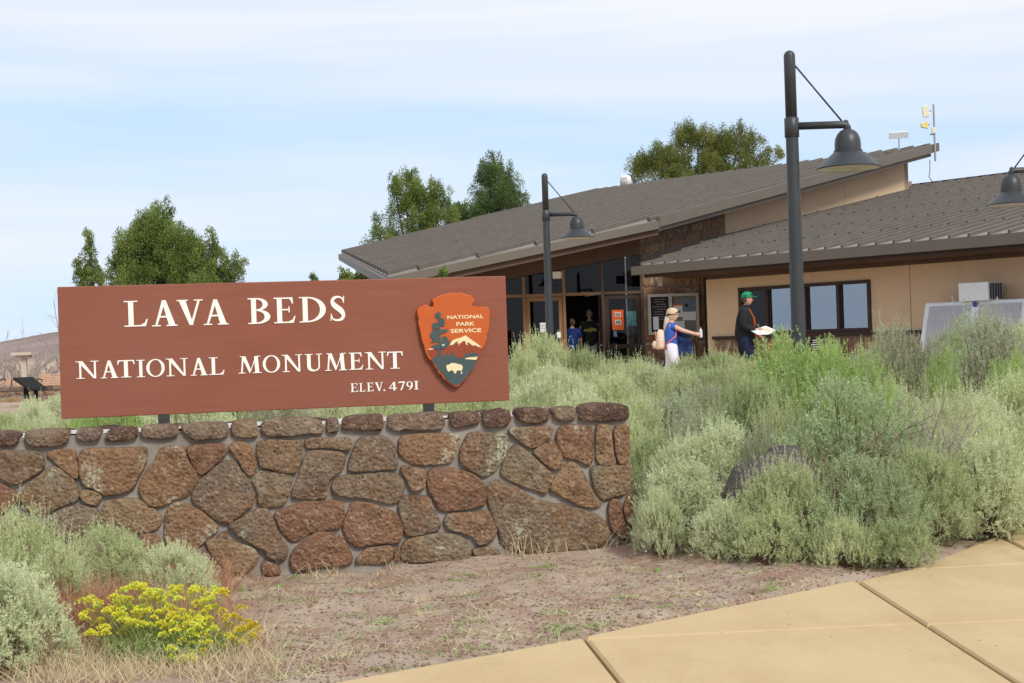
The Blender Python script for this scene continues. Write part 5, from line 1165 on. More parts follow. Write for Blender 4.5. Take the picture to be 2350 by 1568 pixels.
# folded jacket over the forearm
jb = P.W([(.24, .05, 1.12)])[0]; rj = random.Random(6)
jk = MB(); nx_, nz2 = 18, 14
for side in (0, 1):
    b0 = len(jk.V)
    for i_ in range(nx_+1):
        for j_ in range(nz2+1):
            u_, v_ = i_/nx_, j_/nz2; x = .08+.30*u_+.10*v_*(u_-.2); z = 1.245-.10*u_-.48*v_*(1-.25*u_)+.02*math.sin(u_*9); y = .02+side*(.05-.02*v_)+.035*math.sin(u_*11+v_*3)*v_
            jk.V.append((x, y, z))
    for i_ in range(nx_):
        for j_ in range(nz2): q = b0+i_*(nz2+1)+j_; jk.F.append((q, q+1, q+nz2+2, q+nz2+1))
jk.tube([(.10, .05, 1.235), (.2, .02, 1.245), (.30, .0, 1.21), (.42, .0, 1.16)], [.05, .075, .07, .035], 10)
jo = P.obj('jacket', jk.V, jk.F, 'jacket_blue'); 
jo.parent = None; jo.data.transform(Matrix.Translation(Vector(P.loc-jb))); jo.location = tuple(jb); WL[jo.name] = jb; tag(jo, 'dark blue jacket draped over the forearm of the blue shirted walker', 'jacket'); jo.name = 'folded_jacket'
# --- man walking right
ht = at(1712, 671, 27.0); P = Person((ht[0]-.05, 27.0, ht[2]-1.845), R(-4), 'person in black jacket, navy shorts and green cap reading a map')
near = [((.0, -.20, 1.49), .055), ((-.06, -.26, 1.19), .046), ((.22, -.22, 1.10), .03)]
far = [((.0, .20, 1.49), .055), ((.10, .25, 1.20), .046), ((.30, .20, .99), .03)]
legs = [[0, ((.0, -.10, .93), .10), ((.12, -.10, .52), .062), ((.10, -.10, .10), .043), ((.24, -.10, .045), .036)], [0, ((.0, .10, .93), .10), ((-.02, .10, .52), .062), ((-.22, .10, .14), .043), ((-.12, .10, .05), .036)]]
hc = (.07, 0, 1.71)
P.body([[((0, 0, 1.0), .135), ((.0, 0, 1.18), .13), ((.0, 0, 1.40), .145), ((.01, 0, 1.53), .065), ((.05, 0, 1.62), .058)], *legs, [2, *near], [2, *far]], hc, .245,
       [hand((.22, -.22, 1.10), (1, .2, 0), (0, -1, .2), (0, .2, 1), .18, .9), hand((.30, .20, .99), (.7, 0, -.7), (.7, .2, .7), (.3, -.9, .1), .18, .5)], 'skin')
P.skin('jacket', [[((0, 0, .80), .225), ((.0, 0, 1.12), .215), ((.0, 0, 1.40), .215), ((.01, 0, 1.56), .10)], [2, ((.0, -.21, 1.46), .10), ((-.07, -.27, 1.19), .09), ((.19, -.23, 1.11), .065)], [2, ((.0, .21, 1.46), .10), ((.10, .26, 1.20), .085), ((.25, .21, 1.04), .062)]], 'jacket_black')
P.mb('collar', MB().lathe((.015, 0, 1.545), [(.085, 0), (.075, .045), (.07, .06), (.066, .045)], 16), 'jacket_black')
P.mb('cuff', MB().tube([(.225, .215, 1.06), (.285, .205, 1.0)], [.05, .042], 10), 'orange_cloth'); P.mb('lanyard', MB().tube([(.10, -.05, 1.52), (.175, -.06, 1.35), (.185, -.05, 1.15)], .009, 6).tube([(.10, .05, 1.52), (.19, .03, 1.35), (.22, .02, 1.18)], .009, 6), 'orange_cloth')
P.skin('shorts', [[((0, 0, 1.1), .155), ((0, 0, .93), .185)], [1, ((.01, -.10, .84), .15), ((.13, -.10, .50), .13)], [1, ((.01, .10, .84), .15), ((-.01, .10, .50), .13)]], 'shorts_navy')
for sx in ((.10, -.10), (-.22, .10)): P.mb('shoe', MB().tube([(sx[0]-.07, sx[1], .055), (sx[0], sx[1], .06), (sx[0]+.13, sx[1], .045), (sx[0]+.2, sx[1], .03)], [.04, .052, .045, .027], 10), 'grey_cloth')
hd = head_mesh((hc[0]-.006, 0, hc[2]), .252); hm = MB(); hm.V = hd.V; hm.F = [f for f in hd.F[:560] if np.mean([hd.V[i][0] for i in f]) < hc[0]-.03 and np.mean([hd.V[i][2] for i in f]) > hc[2]-.06]
P.mb('hair', hm, 'hair_brown')
cp = MB().lathe((hc[0]-.005, 0, hc[2]+.04), [(.108, -.01), (.112, .02), (.106, .055), (.08, .088), (.04, .105), (.001, .108)], 20)
cp.prism([(hc[0]+.06, -.075, hc[2]+.045), (hc[0]+.15, -.06, hc[2]+.035), (hc[0]+.185, 0, hc[2]+.035), (hc[0]+.15, .06, hc[2]+.035), (hc[0]+.06, .075, hc[2]+.045)], (0, 0, .012))
cap = P.mb('cap', cp, 'cap_green'); P.mb('sunglasses', MB().tube([(hc[0]-.06, -.105, hc[2]+.06), (hc[0]+.07, -.085, hc[2]+.085), (hc[0]+.10, 0, hc[2]+.09), (hc[0]+.07, .085, hc[2]+.085)], .011, 6).box((hc[0]+.105, 0, hc[2]+.092), (.02, .08, .035)), 'strap_black', cap)
mq = [at(1722, 758, 26.72), at(1757.5, 748, 27.0), at(1781, 758, 26.8), at(1763, 766.6, 26.6), at(1738.5, 767, 26.55)]
mp0 = np.mean(mq, 0); mo = empty('paper_map', mp0, 'white folded map held in front of the black jacket', 'map')
MB().prism(mq, np.array([0, 0, -.012])).build('sheet', 'paper', mo); mi = [mp0+(q-mp0)*.8+e*.002 for q in mq[1:4]]+[mp0+e*.002]; MB().prism(mi, np.array([0, 0, .002])).build('print', 'bag_cream', mo)
# --- people in the open doorway, seen from behind
def standing(px, py, depth, label, shirt, hairmat, bottom, h=1.78, yaw=R(90), logo=False):
    t = at(px, py, depth); P = Person((t[0], depth, FL), yaw, label); k = (t[2]-FL)/1.80; 
    S = lambda *q: tuple(np.array(q)*k)
    arms = [[2, (S(0, s*.20, 1.45), .055*k), (S(.02, s*.27, 1.17), .045*k), (S(.10, s*.25, .93), .03*k)] for s in (-1, 1)]
    legs = [[0, (S(0, s*.10, .90), .10*k), (S(.01, s*.10, .50), .062*k), (S(0, s*.10, .10), .045*k), (S(.14, s*.11, .045), .036*k)] for s in (-1, 1)]
    P.body([[(S(0, 0, .97), .14*k), (S(0, 0, 1.15), .14*k), (S(0, 0, 1.37), .15*k), (S(0, 0, 1.49), .065*k), (S(.02, 0, 1.58), .058*k)], *legs, *arms], S(.03, 0, 1.68), .24*k,
           [hand(S(.10, s*.25, .93), (.2, 0, -1), (.5, s, 0), (1, 0, 0), .18, .5) for s in (-1, 1)], 'skin')
    P.skin('shirt', [[(S(0, 0, .80), .215*k), (S(0, 0, 1.10), .21*k), (S(0, 0, 1.37), .21*k), (S(0, 0, 1.51), .095*k)]]+[[2, (S(0, s*.21, 1.43), .10*k), (S(.01, s*.28, 1.22), .09*k)] for s in (-1, 1)], shirt)
    P.skin('trousers', [[(S(0, 0, 1.1), .15*k), (S(0, 0, .92), .18*k)]]+[[1, (S(0, s*.10, .86), .12*k), (S(.01, s*.10, .5), .09*k), (S(0, s*.10, .08), .075*k)] for s in (-1, 1)], bottom)
    c = S(.025, 0, 1.68); hd = head_mesh((c[0]-.008, 0, c[2]+.004), .256*k); hm = MB(); hm.V = hd.V; hm.F = [f for f in hd.F[:560] if (np.mean([hd.V[i][0] for i in f]) < c[0]+.01 and np.mean([hd.V[i][2] for i in f]) > c[2]-.07*k) or np.mean([hd.V[i][2] for i in f]) > c[2]+.085*k]
    P.mb('hair', hm, hairmat)
    return P
P = standing(1352, 711, 35.4, 'person in dark green shirt with gold print seen from behind in doorway', 'shirt_darkgreen', 'hair_grey', 'grey_cloth')
k = P.loc; mb = MB(); yy = 35.4-.195
for x0, x1, z0, z1 in ((-.15, .15, 1.26, 1.27), (-.16, -.15, 1.20, 1.27), (.15, .16, 1.20, 1.27), (-.05, .05, 1.19, 1.197)): mb.box((k[0]+(x0+x1)/2, yy, FL+(z0+z1)/2), (x1-x0, .012, z1-z0))
for q in range(6): mb.box((k[0]-.12+.048*q, yy, FL+1.232), (.034, .012, .028))
mb.bar((k[0]-.02, yy, FL+1.275), (k[0]+.03, yy, FL+1.30), .012, .012).bar((k[0]+.03, yy, FL+1.30), (k[0]+.12, yy, FL+1.272), .012, .012); mb.build('shirt_print', 'gold', P.r)
standing(1312, 731, 35.1, 'person in navy blue shirt standing left inside the open doorway', 'shirt_navy', 'hair_brown', 'shorts_navy', yaw=R(60))
standing(1283, 738, 36.6, 'person in pale grey shirt dimly seen through the closed door glass', 'grey_cloth', 'hair_grey', 'shorts_navy', yaw=R(150))
# ------------------------------------------------------------------ vegetation
def stems_mb(paths, n=5):
    m = MB()
    for pts, r in paths: m.tube(pts, r, n, False)
    return m
PROTO = {}
def sage_proto(key, leafmat, seed, mounds=16, shoots=95, leaves=26, leaf=(.026, .0075), shoot=(.06, .13), up=.75, spikes=.12, spike_len=.16, dome=(.62, .95), stemmat='twig_brown', twigs=40, fuzz=.35, msize=(.20, .32), open_=0.0):
    """a bush of overlapping rounded mounds, each covered with short leafy shoots"""
    rng = np.random.default_rng(seed); rp = random.Random(seed); P, D, T, Lg = [], [], [], []; paths = []
    base = [np.array([rp.uniform(-.07, .07), rp.uniform(-.07, .07), 0]) for _ in range(6)]
    cs = [(np.array([0, 0, dome[1]*.66]), rp.uniform(*msize)*1.05), (np.array([0, 0, dome[1]*.3]), rp.uniform(*msize)*1.1)]
    for i in range(mounds):
        az = 2.4*i+rp.uniform(-.3, .3); t = (i+.5)/mounds; el = math.asin(min(.97, max(.06, 1-t)**.85)); mr = rp.uniform(*msize); k = rp.uniform(.82, 1.05)
        cs.append((np.array([math.cos(az)*math.cos(el)*(dome[0]-mr*.7)*k, math.sin(az)*math.cos(el)*(dome[0]-mr*.7)*k, max(mr*.45, math.sin(el)*(dome[1]-mr*.8)*k)]), mr))
    C = np.array([c for c, _ in cs]); MR = np.array([r for _, r in cs])
    for c, mr in cs:
        tt = rp.uniform(-.16, .16); b = rp.choice(base)
        for q in range(max(2, twigs//len(cs)+1)):
            e_ = c+unit(rng.normal(size=3))*mr*.7; e_[2] = max(.04, e_[2]); paths.append(([b, b*.75+e_*.25+np.array([0, 0, .02]), (b+e_)*.5+np.array([e_[0]*.1, e_[1]*.1, -.03]), e_], [.014, .010, .007, .003]))
        n = int(shoots*(mr/.26)**2*rp.uniform(.85, 1.15)); d = unit(rng.normal(size=(n, 3))); d[:, 2] = np.where(d[:, 2] < -.35, -d[:, 2], d[:, 2])
        st = c+d*mr*rng.uniform(.55, .92, n)[:, None]; dd = unit(d*.6+np.array([0, 0, up])+rng.normal(size=(n, 3))*fuzz)
        inside = (np.linalg.norm(st[:, None]-C[None], axis=2) < MR[None]*.55).any(1); keep = ~inside & (st[:, 2] > .0) & (rng.random(n) >= open_)
        st, dd = st[keep], dd[keep]; n = len(st); ln = rng.uniform(*shoot, n)*np.where(dd[:, 2] > .55, 1.15, .9); m = leaves
        t = rng.uniform(0, 1, (n, m)); pos = st[:, None]+dd[:, None]*(ln[:, None]*t)[..., None]+rng.normal(size=(n, m, 3))*.006
        dv = dd[:, None]+rng.normal(size=(n, m, 3))*.6; P.append(pos.reshape(-1, 3)); D.append(dv.reshape(-1, 3))
        T.append(np.clip(.5+tt+np.repeat(rng.normal(size=n)*.10, m)+rng.normal(size=n*m)*.10, .02, .98)); Lg.append(rng.uniform(.7, 1.3, n*m)*leaf[0])
        top = np.where(dd[:, 2] > .7)[0]
        for j in top:
            if rp.random() < spikes:
                L = spike_len*rp.uniform(.5, 1.25); q = unit(dd[j]+np.array([0, 0, 1.2])+rng.normal(size=3)*.12); m2 = int(190*L)+4; t = rng.uniform(0, 1, m2)[:, None]; bd = unit(rng.normal(size=3)*np.array([1, 1, 0]))*.14*L
                p0 = st[j]+dd[j]*ln[j]*.6; P.append(p0+q*L*t+bd*t**3+rng.normal(size=(m2, 3))*.003); D.append(q*1.2+rng.normal(size=(m2, 3))*.5); T.append(np.clip(.60+rng.normal(size=m2)*.12, 0, .98)); Lg.append(rng.uniform(.6, 1, m2)*leaf[0]*.8)
    P = np.concatenate(P); D = np.concatenate(D); T = np.concatenate(T); Lg = np.concatenate(Lg); P[:, 2] = np.maximum(P[:, 2], .01)
    V, Q = leafquads(P, D, Lg, Lg*leaf[1]/leaf[0]*rng.uniform(.8, 1.2, len(P)), rng)
    fol = npmesh('foliage_'+key, V, Q, leafmat, np.repeat(T, 4)); sm = stems_mb(paths)
    stm = mkmesh('stems_'+key, sm.V, sm.F, stemmat, True); PROTO[key] = (fol, stm)
sage_proto('sage1', 'leaf_sage', 1, spikes=.18); sage_proto('sage2', 'leaf_sage', 2, spikes=.30, spike_len=.22, up=1.0, dome=(.62, .86))
sage_proto('silver1', 'leaf_silver', 3, fuzz=.5, up=.5, spikes=.10, leaf=(.030, .0085)); sage_proto('silver2', 'leaf_silver', 4, spikes=.09, mounds=18)
sage_proto('green1', 'leaf_green', 5, mounds=18, leaf=(.030, .0065), up=.9, spikes=.05, shoot=(.07, .14)); sage_proto('green2', 'leaf_green2', 6, leaf=(.030, .0068), up=.95, spikes=.15)
sage_proto('olive1', 'leaf_olive', 7, mounds=15, twigs=110, open_=.25, spikes=.08, up=.8, dome=(.62, 1.0)); sage_proto('dusty1', 'leaf_dusty', 8, twigs=90, open_=.12, spikes=.25, spike_len=.2, up=1.0, dome=(.62, 1.0)); sage_proto('dusty2', 'leaf_dusty', 9, twigs=90, open_=.2, spikes=.15)
rb = random.Random(77)
def bush(px, pyt, depth, wpx, kind, label, group=None, name='sagebrush', depthscale=1.0, cat='bush'):
    pyt = pyt-(16 if depth > 14 else 6); t = at(px, pyt, depth); g = float(gz(t[0], t[1], True))-.03; h = max(.25, t[2]-g); rad = wpx/2*depth/FP
    r = empty(name, (t[0], t[1], g), label, cat, group); fol, stm = PROTO[kind]
    top = {'sage1': 1.05, 'sage2': 1.06, 'silver1': 1.02, 'silver2': 1.02, 'green1': 1.03, 'green2': 1.05, 'olive1': 1.10, 'dusty1': 1.12, 'dusty2': 1.08}[kind]
    r.scale = (rad/.64, rad/.64*depthscale, h/top); r.rotation_euler = (0, 0, rb.uniform(0, 6.28))
    for nm, me in (('foliage', fol), ('stems', stm)):
        o = bpy.data.objects.new(nm, me); COL.objects.link(o); o.parent = r
    return r
BL = [ # px, py of the top, distance, width in px, kind, label
 (1565, 1052, 9.75, 270, 'silver1', 'silvery sagebrush touching the right end of the stone wall'),
 (1510, 1120, 9.45, 130, 'silver2', 'small drooping silver sagebrush in front of the wall end'),
 (1660, 1150, 9.2, 190, 'silver2', 'low silver green bush left of the boulder front'),
 (1790, 1035, 9.15, 250, 'sage2', 'upright sage shoots standing right in front of the dark boulder'),
 (1760, 1165, 8.95, 210, 'sage1', 'low sage spreading onto the dirt below the boulder'),
 (1950, 845, 10.4, 430, 'olive1', 'big olive brown bush with bare woody stems above the boulder'),
 (1985, 1030, 9.0, 330, 'olive1', 'tangled olive bush with brown stems at the path corner'),
 (1935, 1175, 8.75, 170, 'sage2', 'pale upright sprigs beside the concrete corner'),
 (2050, 1185, 8.72, 210, 'green2', 'low green bush spilling over the concrete slab edge'),
 (2120, 1010, 9.5, 270, 'green2', 'yellow green bush right of the tangled olive bush'),
 (2260, 1000, 9.75, 280, 'silver1', 'silvery bush leaning over the path near the right picture edge'),
 (2350, 960, 10.3, 260, 'sage2', 'sagebrush cut by the right picture edge above the path'),
 (2180, 880, 11.6, 300, 'sage2', 'spiky pale sagebrush behind the dead grey branches'),
 (2330, 850, 13.2, 300, 'sage1', 'round sagebrush at the right edge of the picture, mid height'),
 (1825, 768, 12.6, 330, 'green1', 'tall bright green bush hiding the foot of the tall lamp'),
 (1775, 800, 12.95, 230, 'green1', 'green bush hugging the left side of the lamp foot'),
 (1885, 790, 12.2, 230, 'green1', 'green bush in front of the lamp foot, leaning right'),
 (1725, 850, 12.0, 260, 'green2', 'dark green bush left of the tall bright green bush'),
 (1930, 800, 11.7, 300, 'green1', 'bright green bush right of the lamp foot'),
 (1500, 985, 11.2, 210, 'green2', 'green bush peeping over the wall end'),
 (1640, 965, 10.9, 260, 'silver2', 'soft grey green bush between wall end and boulder'),
 (1740, 960, 10.6, 150, 'dusty2', 'sparse brownish bush just behind the boulder'),
 (1530, 890, 13.4, 280, 'dusty1', 'dusty brown sagebrush behind the wall end'),
 (1645, 880, 14.2, 230, 'dusty2', 'dry tan bush left of the dark green bush'),
 (1450, 905, 13.0, 200, 'sage1', 'pale sagebrush directly right of the sign board'),
 (2070, 735, 15.6, 240, 'dusty1', 'tall brownish sage in front of the tan wall left of the freezer'),
 (2270, 700, 15.0, 290, 'dusty1', 'tall brownish sage in front of the freezer'),
 (2160, 812, 14.2, 110, 'green1', 'small bright green tuft below the freezer'),
 (2190, 765, 16.2, 110, 'green1', 'small vivid green bush beside the tall sage at the freezer'),
 (2320, 815, 13.9, 160, 'green1', 'vivid green bush at right edge under the freezer'),
 (2120, 800, 17.0, 150, 'dusty2', 'greyish twiggy bush between the two tall sages'),
 (2330, 745, 17.0, 150, 'sage1', 'grey green sage at the right edge beside the freezer'),
 (1990, 790, 17.5, 170, 'sage2', 'spiky sage right of the bright green bush'),
 (1250, 768, 20.5, 190, 'sage1', 'mounded sage with dry seed heads at the foot of the small lamp'),
 (1195, 800, 19.0, 130, 'sage2', 'sagebrush showing just beside the right edge of the sign'),
 (1335, 805, 20.0, 150, 'green2', 'light green sage below the open doorway'),
 (1395, 828, 18.5, 150, 'sage2', 'tall spiked pale sage below the glass door'),
 (1480, 828, 19.0, 150, 'sage2', 'tall spiked pale sage below the notice board'),
 (1570, 822, 20.5, 120, 'green2', 'green bush in front of the white trousers'),
 (1655, 810, 20.0, 150, 'green2', 'green bush between the two walkers'),
 (1280, 850, 16.5, 220, 'silver2', 'pale mound of sage right of the sign, lower row'),
 (1400, 862, 16.0, 240, 'sage1', 'broad pale sage in the middle of the thicket'),
 (1230, 880, 14.5, 200, 'silver1', 'silver sage low beside the sign corner'),
 (1340, 895, 13.4, 210, 'silver2', 'silver sage above the wall cap right of the sign'),
 (1560, 850, 17.0, 190, 'sage2', 'tall pale stalks in front of the walkers'),
 (1100, 860, 13.6, 230, 'sage1', 'sagebrush glimpsed under the sign right of its post'),
 (880, 870, 13.2, 290, 'sage2', 'sagebrush glimpsed under the middle of the sign'),
 (640, 880, 13.6, 290, 'dusty2', 'dark twiggy bush glimpsed under the sign'),
 (440, 885, 13.0, 290, 'silver2', 'pale bush glimpsed under the sign right of the left post'),
 (250, 890, 13.4, 290, 'green1', 'vivid green low bush under the left end of the sign'),
 (78, 926, 16.0, 120, 'silver2', 'round pale sage left of the sign'),
 (10, 950, 15.0, 140, 'green2', 'green bush at the left edge behind the wall'),
 (120, 962, 14.0, 90, 'silver1', 'small grey sage tucked beside the lower left sign corner'),
 (20, 965, 13.0, 120, 'sage1', 'sagebrush at the left edge just over the wall cap'),
 (50, 1150, 7.75, 300, 'sage2', 'sagebrush with upright shoots in front of the wall at far left'),
 (255, 1195, 8.3, 260, 'sage1', 'pale sagebrush with bleached tips in front of the wall'),
 (400, 1245, 8.2, 220, 'silver2', 'soft sagebrush behind the yellow flowers'),
 (10, 1290, 6.7, 330, 'silver1', 'blue green sagebrush in the lower left corner'),
 (-60, 1230, 7.0, 200, 'silver2', 'sagebrush cut by the left edge above the corner bush')]
for q in BL: bush(*q, group='sagebrush and rabbitbrush around the sign')
# filler mounds closing the thicket
FILL = [(1180, 905, 15.6, 'silver1', 'silver mound touching the right sign edge, lower'), (1290, 930, 12.3, 'sage1', 'sage directly above the cap stones, left of the wall end'), (1420, 940, 12.1, 'sage2', 'spiky sage directly above the big end cap stone'), (1590, 935, 12.4, 'dusty2', 'tan twiggy bush above the silvery wall end sagebrush'), (1560, 1000, 10.9, 'silver2', 'pale bush just over the wall end sagebrush'), (1680, 925, 12.9, 'silver1', 'silver bush left of the big olive bush'), (1840, 900, 11.9, 'green2', 'green bush under the tall bright green bush'), (2060, 870, 12.9, 'sage1', 'pale round sage right of the big olive bush'), (2090, 925, 11.2, 'sage2', 'spiky sage beside the dead grey branches'), (2260, 905, 12.5, 'silver2', 'pale sage right of the dead grey branches'), (2400, 900, 12.2, 'sage1', 'sage mostly outside the right edge, mid height'), (2270, 800, 16.5, 'sage2', 'spiky sage below the tall freezer sage'), (2060, 830, 15.5, 'sage1', 'pale sage below the tall sage left of the freezer'), (1900, 850, 13.6, 'silver2', 'pale sage behind the bright green bush right of the lamp'), (1790, 905, 11.5, 'sage2', 'stalky sage under the lamp foot bush'), (1350, 860, 18.0, 'sage1', 'pale sage below the dark open doorway, lower row'), (1500, 850, 17.8, 'silver1', 'silver sage below the notice board, lower row'), (1620, 850, 17.2, 'green2', 'green sage below the gap between walkers'), (1440, 830, 21.0, 'sage2', 'thin stalks before the stone wall by the glass door'), (2230, 950, 10.7, 'sage1', 'sage behind the silvery bush at the path'), (2420, 790, 16.5, 'silver2', 'sage just outside the right edge near the freezer'), (2200, 740, 18.5, 'dusty2', 'brown twigs in front of the freezer door'), (2380, 730, 19.0, 'sage1', 'sage at the freezer right side'), (1700, 830, 18.5, 'sage2', 'stalks at the feet of the black jacketed walker'), (1140, 870, 18, 'silver1', 'sage hidden by the right sign end'), (175, 900, 20, 'silver2', 'sage under the left sign post gap, far row'), (340, 880, 21, 'sage1', 'sage under the sign near its left post, far row'), (540, 880, 17, 'green2', 'green sage under the sign between the posts'), (760, 875, 17.5, 'silver2', 'pale sage under the sign middle, far row'), (1000, 870, 17, 'sage2', 'sage under the sign at its right post'), (40, 962, 20, 'silver1', 'silver sage before the distant stone wall'), (-30, 960, 19, 'sage1', 'sage at the left edge before the distant stone wall')]
for x, y, d, kd, lab in FILL: bush(x, y, d, rb.uniform(180, 240), kd, lab, 'sagebrush and rabbitbrush around the sign')
# boulder
bq = onz(1745, 1210, .03); bc = np.array([bq[0], 9.75, -.05])
V, F = [], []; nu, nv = 28, 14
pl = at(1640, 1100, 9.75)[0]; pr = at(1880, 1100, 9.75)[0]; tz_ = at(1750, 1052, 9.75)[2]; bc[0] = (pl+pr)/2+.02
for j in range(nv+1):
    t = math.pi/2*j/nv
    for i_ in range(nu):
        a = 2*math.pi*i_/nu; x = math.cos(a)*abs(math.cos(t))**.7; y = math.sin(a)*abs(math.cos(t))**.7; z = math.sin(t)**.9
        k = 1+.22*(vnoise(x*2+5, y*2+z*2, .8, 3)-.5)+.10*(vnoise(x*5, y*5+z*4, .8, 4)-.5)+.06*(vnoise(x*14, y*14+z*9, .8, 6)-.5)
        V.append(bc+np.array([x*(pr-pl)*.56*k, y*.45*k, (z*(tz_+.05)*k)*(1+.16*x)]))
for j in range(nv):
    for i_ in range(nu): F.append((j*nu+i_, j*nu+(i_+1) % nu, (j+1)*nu+(i_+1) % nu, (j+1)*nu+i_))
o = mobj('boulder', V, F, 'lava_grey', smooth=True, loc=bc); fixn(o.data); tag(o, 'dark grey lava boulder half buried among the sagebrush', 'rock')
# bare dead branches
def dead(px, pyb, pyt, depth, wpx, n, label, seed, mat='twig_grey', thick=.008):
    rr = random.Random(seed); b = at(px, pyb, depth); g = float(gz(b[0], b[1])); b[2] = g-.02; topz = at(px, pyt, depth)[2]; m = MB(); rad = wpx/2*depth/FP
    def grow(p, d, L, r, lev):
        pts = [p]; q = p
        for s in range(4): d = unit(d+np.array([rr.gauss(0, .13), rr.gauss(0, .13), rr.gauss(0, .08)])); q = q+d*L/4; pts.append(q)
        m.tube(pts, [r, r*.85, r*.7, r*.55, r*.3], 5, False)
        if lev > 0:
            for _ in range(rr.randint(2, 4)): grow(pts[rr.randint(1, 3)], unit(d+np.array([rr.gauss(0, .55), rr.gauss(0, .55), rr.gauss(0, .4)])), L*rr.uniform(.4, .65), r*.5, lev-1)
    for k in range(n): grow(b+np.array([rr.uniform(-.1, .1), rr.uniform(-.1, .1), 0]), unit(np.array([rr.uniform(-rad, rad), rr.uniform(-rad, rad)*.6, (topz-g)])), (topz-g)*rr.uniform(.7, 1.05), thick*rr.uniform(.6, 1.1), 2)
    o = m.build('dead_shrub', mat, smooth=True, loc=b); tag(o, label, 'dead shrub', 'leafless shrubs')
dead(2130, 1040, 905, 9.9, 160, 13, 'bleached bare branches sticking up amid the right hand bushes', 3)
dead(1930, 1150, 960, 9.75, 230, 8, 'brown woody stems fanning out above the boulder', 8, 'twig_brown', .011)
dead(50, 870, 775, 55, 260, 12, 'leafless grey shrub against the hill at the left edge', 11, 'twig_grey', .035)
dead(150, 870, 735, 52, 200, 10, 'leafless grey shrub touching the left end of the sign', 12, 'twig_grey', .035)
dead(-20, 880, 785, 50, 200, 11, 'leafless grey shrub cut by the left picture edge', 14, 'twig_grey', .03)
dead(95, 872, 790, 60, 260, 12, 'leafless grey shrub behind the tan pedestal', 15, 'twig_grey', .035)
dead(15, 872, 815, 44, 190, 12, 'low tangle of grey twigs above the left bench', 16, 'twig_grey', .022)
dead(112, 872, 822, 43, 170, 12, 'low tangle of grey twigs above the tall backed bench', 17, 'twig_grey', .022)
# ------------------------------------------------------------------ trees
def tree(name, label, depth, lobes, base, leafmat, seed, clump=.42, per=190, dens=2.6, leaf=.11, trunk_r=.16, gap=.0):
    """lobes: (cx, cy, rx, ry) picture ellipses of the crown; base: picture x of the trunk"""
    rng = np.random.default_rng(seed); rr = random.Random(seed); k = depth/FP; bx = at(base, 800, depth)[0]; g = float(gz(bx, depth, False))
    r = empty(name, (bx, depth, g), label, 'tree', 'junipers and pines around the building'); P, D, T = [], [], []; paths = []
    Lc = [(at(l[0], l[1], depth), l[2]*k, l[3]*k) for l in lobes]; topz = max(c[2]+b for c, a, b in Lc)
    tr_top = Lc[0][0]+np.array([0, 0, Lc[0][2]*.5]); tp = [np.array([bx, depth, g-.1]), np.array([bx*.7+tr_top[0]*.3, depth, g*.6+tr_top[2]*.4]), tr_top]
    paths.append((tp, [trunk_r, trunk_r*.6, .03]))
    for c, a, b in Lc:
        n = max(6, int(dens*a*b/(clump**2)*4.2)); d0 = tp[1] if c[2] > tp[1][2] else np.array([bx, depth, (g+c[2])/2])
        paths.append(([d0, d0*.5+c*.5+np.array([0, 0, -.1]), c], [trunk_r*.45, trunk_r*.3, .02]))
        for i in range(n):
            q = rng.normal(size=3); q = q/np.linalg.norm(q)*rng.uniform(.35, 1)**.5; cc = c+q*np.array([a, a*.9, b]); cr = clump*rr.uniform(.55, 1.15)*(1 if a > .5 else .6)
            if rr.random() < .35: paths.append(([c, c*.5+cc*.5, cc], [.035, .022, .01]))
            m = int(1.9*per*(cr/clump)**2); s = rng.normal(size=(m, 3)); s /= np.linalg.norm(s, axis=1)[:, None]; rad = rng.uniform(.30, 1.05, m)[:, None]
            pos = cc+s*rad*cr*np.array([.9, .9, 1.15])*np.where(s[:, 2:3] > 0, 1-.45*s[:, 2:3]*np.array([1, 1, -.5]), 1); P.append(pos); D.append(s*.6+np.array([0, 0, .8])+rng.normal(size=(m, 3))*.4)
            T.append(np.clip(.45+rr.uniform(-.28, .28)+rng.normal(size=m)*.13, .02, .98))
    P = np.concatenate(P); D = np.concatenate(D); T = np.concatenate(T); n = len(P)
    V, Q = leafquads(P, D, rng.uniform(.8, 1.4, n)*leaf, rng.uniform(.4, .7, n)*leaf, rng); V = V-np.array([bx, depth, g])
    link('crown', npmesh('crown', V, Q, leafmat, np.repeat(T, 4)), r); stems_mb(paths, 7).build('trunk', 'bark', r, True); return r
tree('juniper_tree', 'slim leaning juniper left of the big dense juniper', 40, [(208, 590, 16, 45), (205, 545, 8, 18), (215, 640, 26, 32), (188, 640, 18, 28), (182, 605, 8, 20), (205, 720, 34, 60)], 222, 'leaf_juniper', 1, clump=.2, per=150, leaf=.05)
tree('juniper_tree', 'big dense rounded juniper behind the left half of the sign', 42, [(375, 500, 22, 38), (350, 540, 50, 50), (300, 590, 45, 55), (400, 585, 60, 60), (440, 600, 40, 55), (275, 630, 32, 50), (490, 560, 16, 45), (500, 620, 38, 50), (548, 625, 24, 40), (350, 660, 90, 60), (460, 670, 80, 60), (390, 760, 120, 80), (330, 505, 12, 30), (420, 545, 20, 30)], 385, 'leaf_juniper', 2, clump=.30, per=210, leaf=.056, dens=2.2)
tree('juniper_tree', 'open crowned juniper behind the left slope of the roof', 58, [(945, 400, 14, 22), (930, 445, 36, 42), (975, 440, 42, 30), (945, 500, 55, 42), (1005, 500, 45, 50), (868, 520, 18, 30), (885, 560, 48, 40), (1020, 455, 22, 28), (905, 425, 14, 26), (960, 590, 100, 60), (940, 700, 80, 80)], 950, 'leaf_juniper', 3, clump=.34, per=190, leaf=.062, dens=1.55)
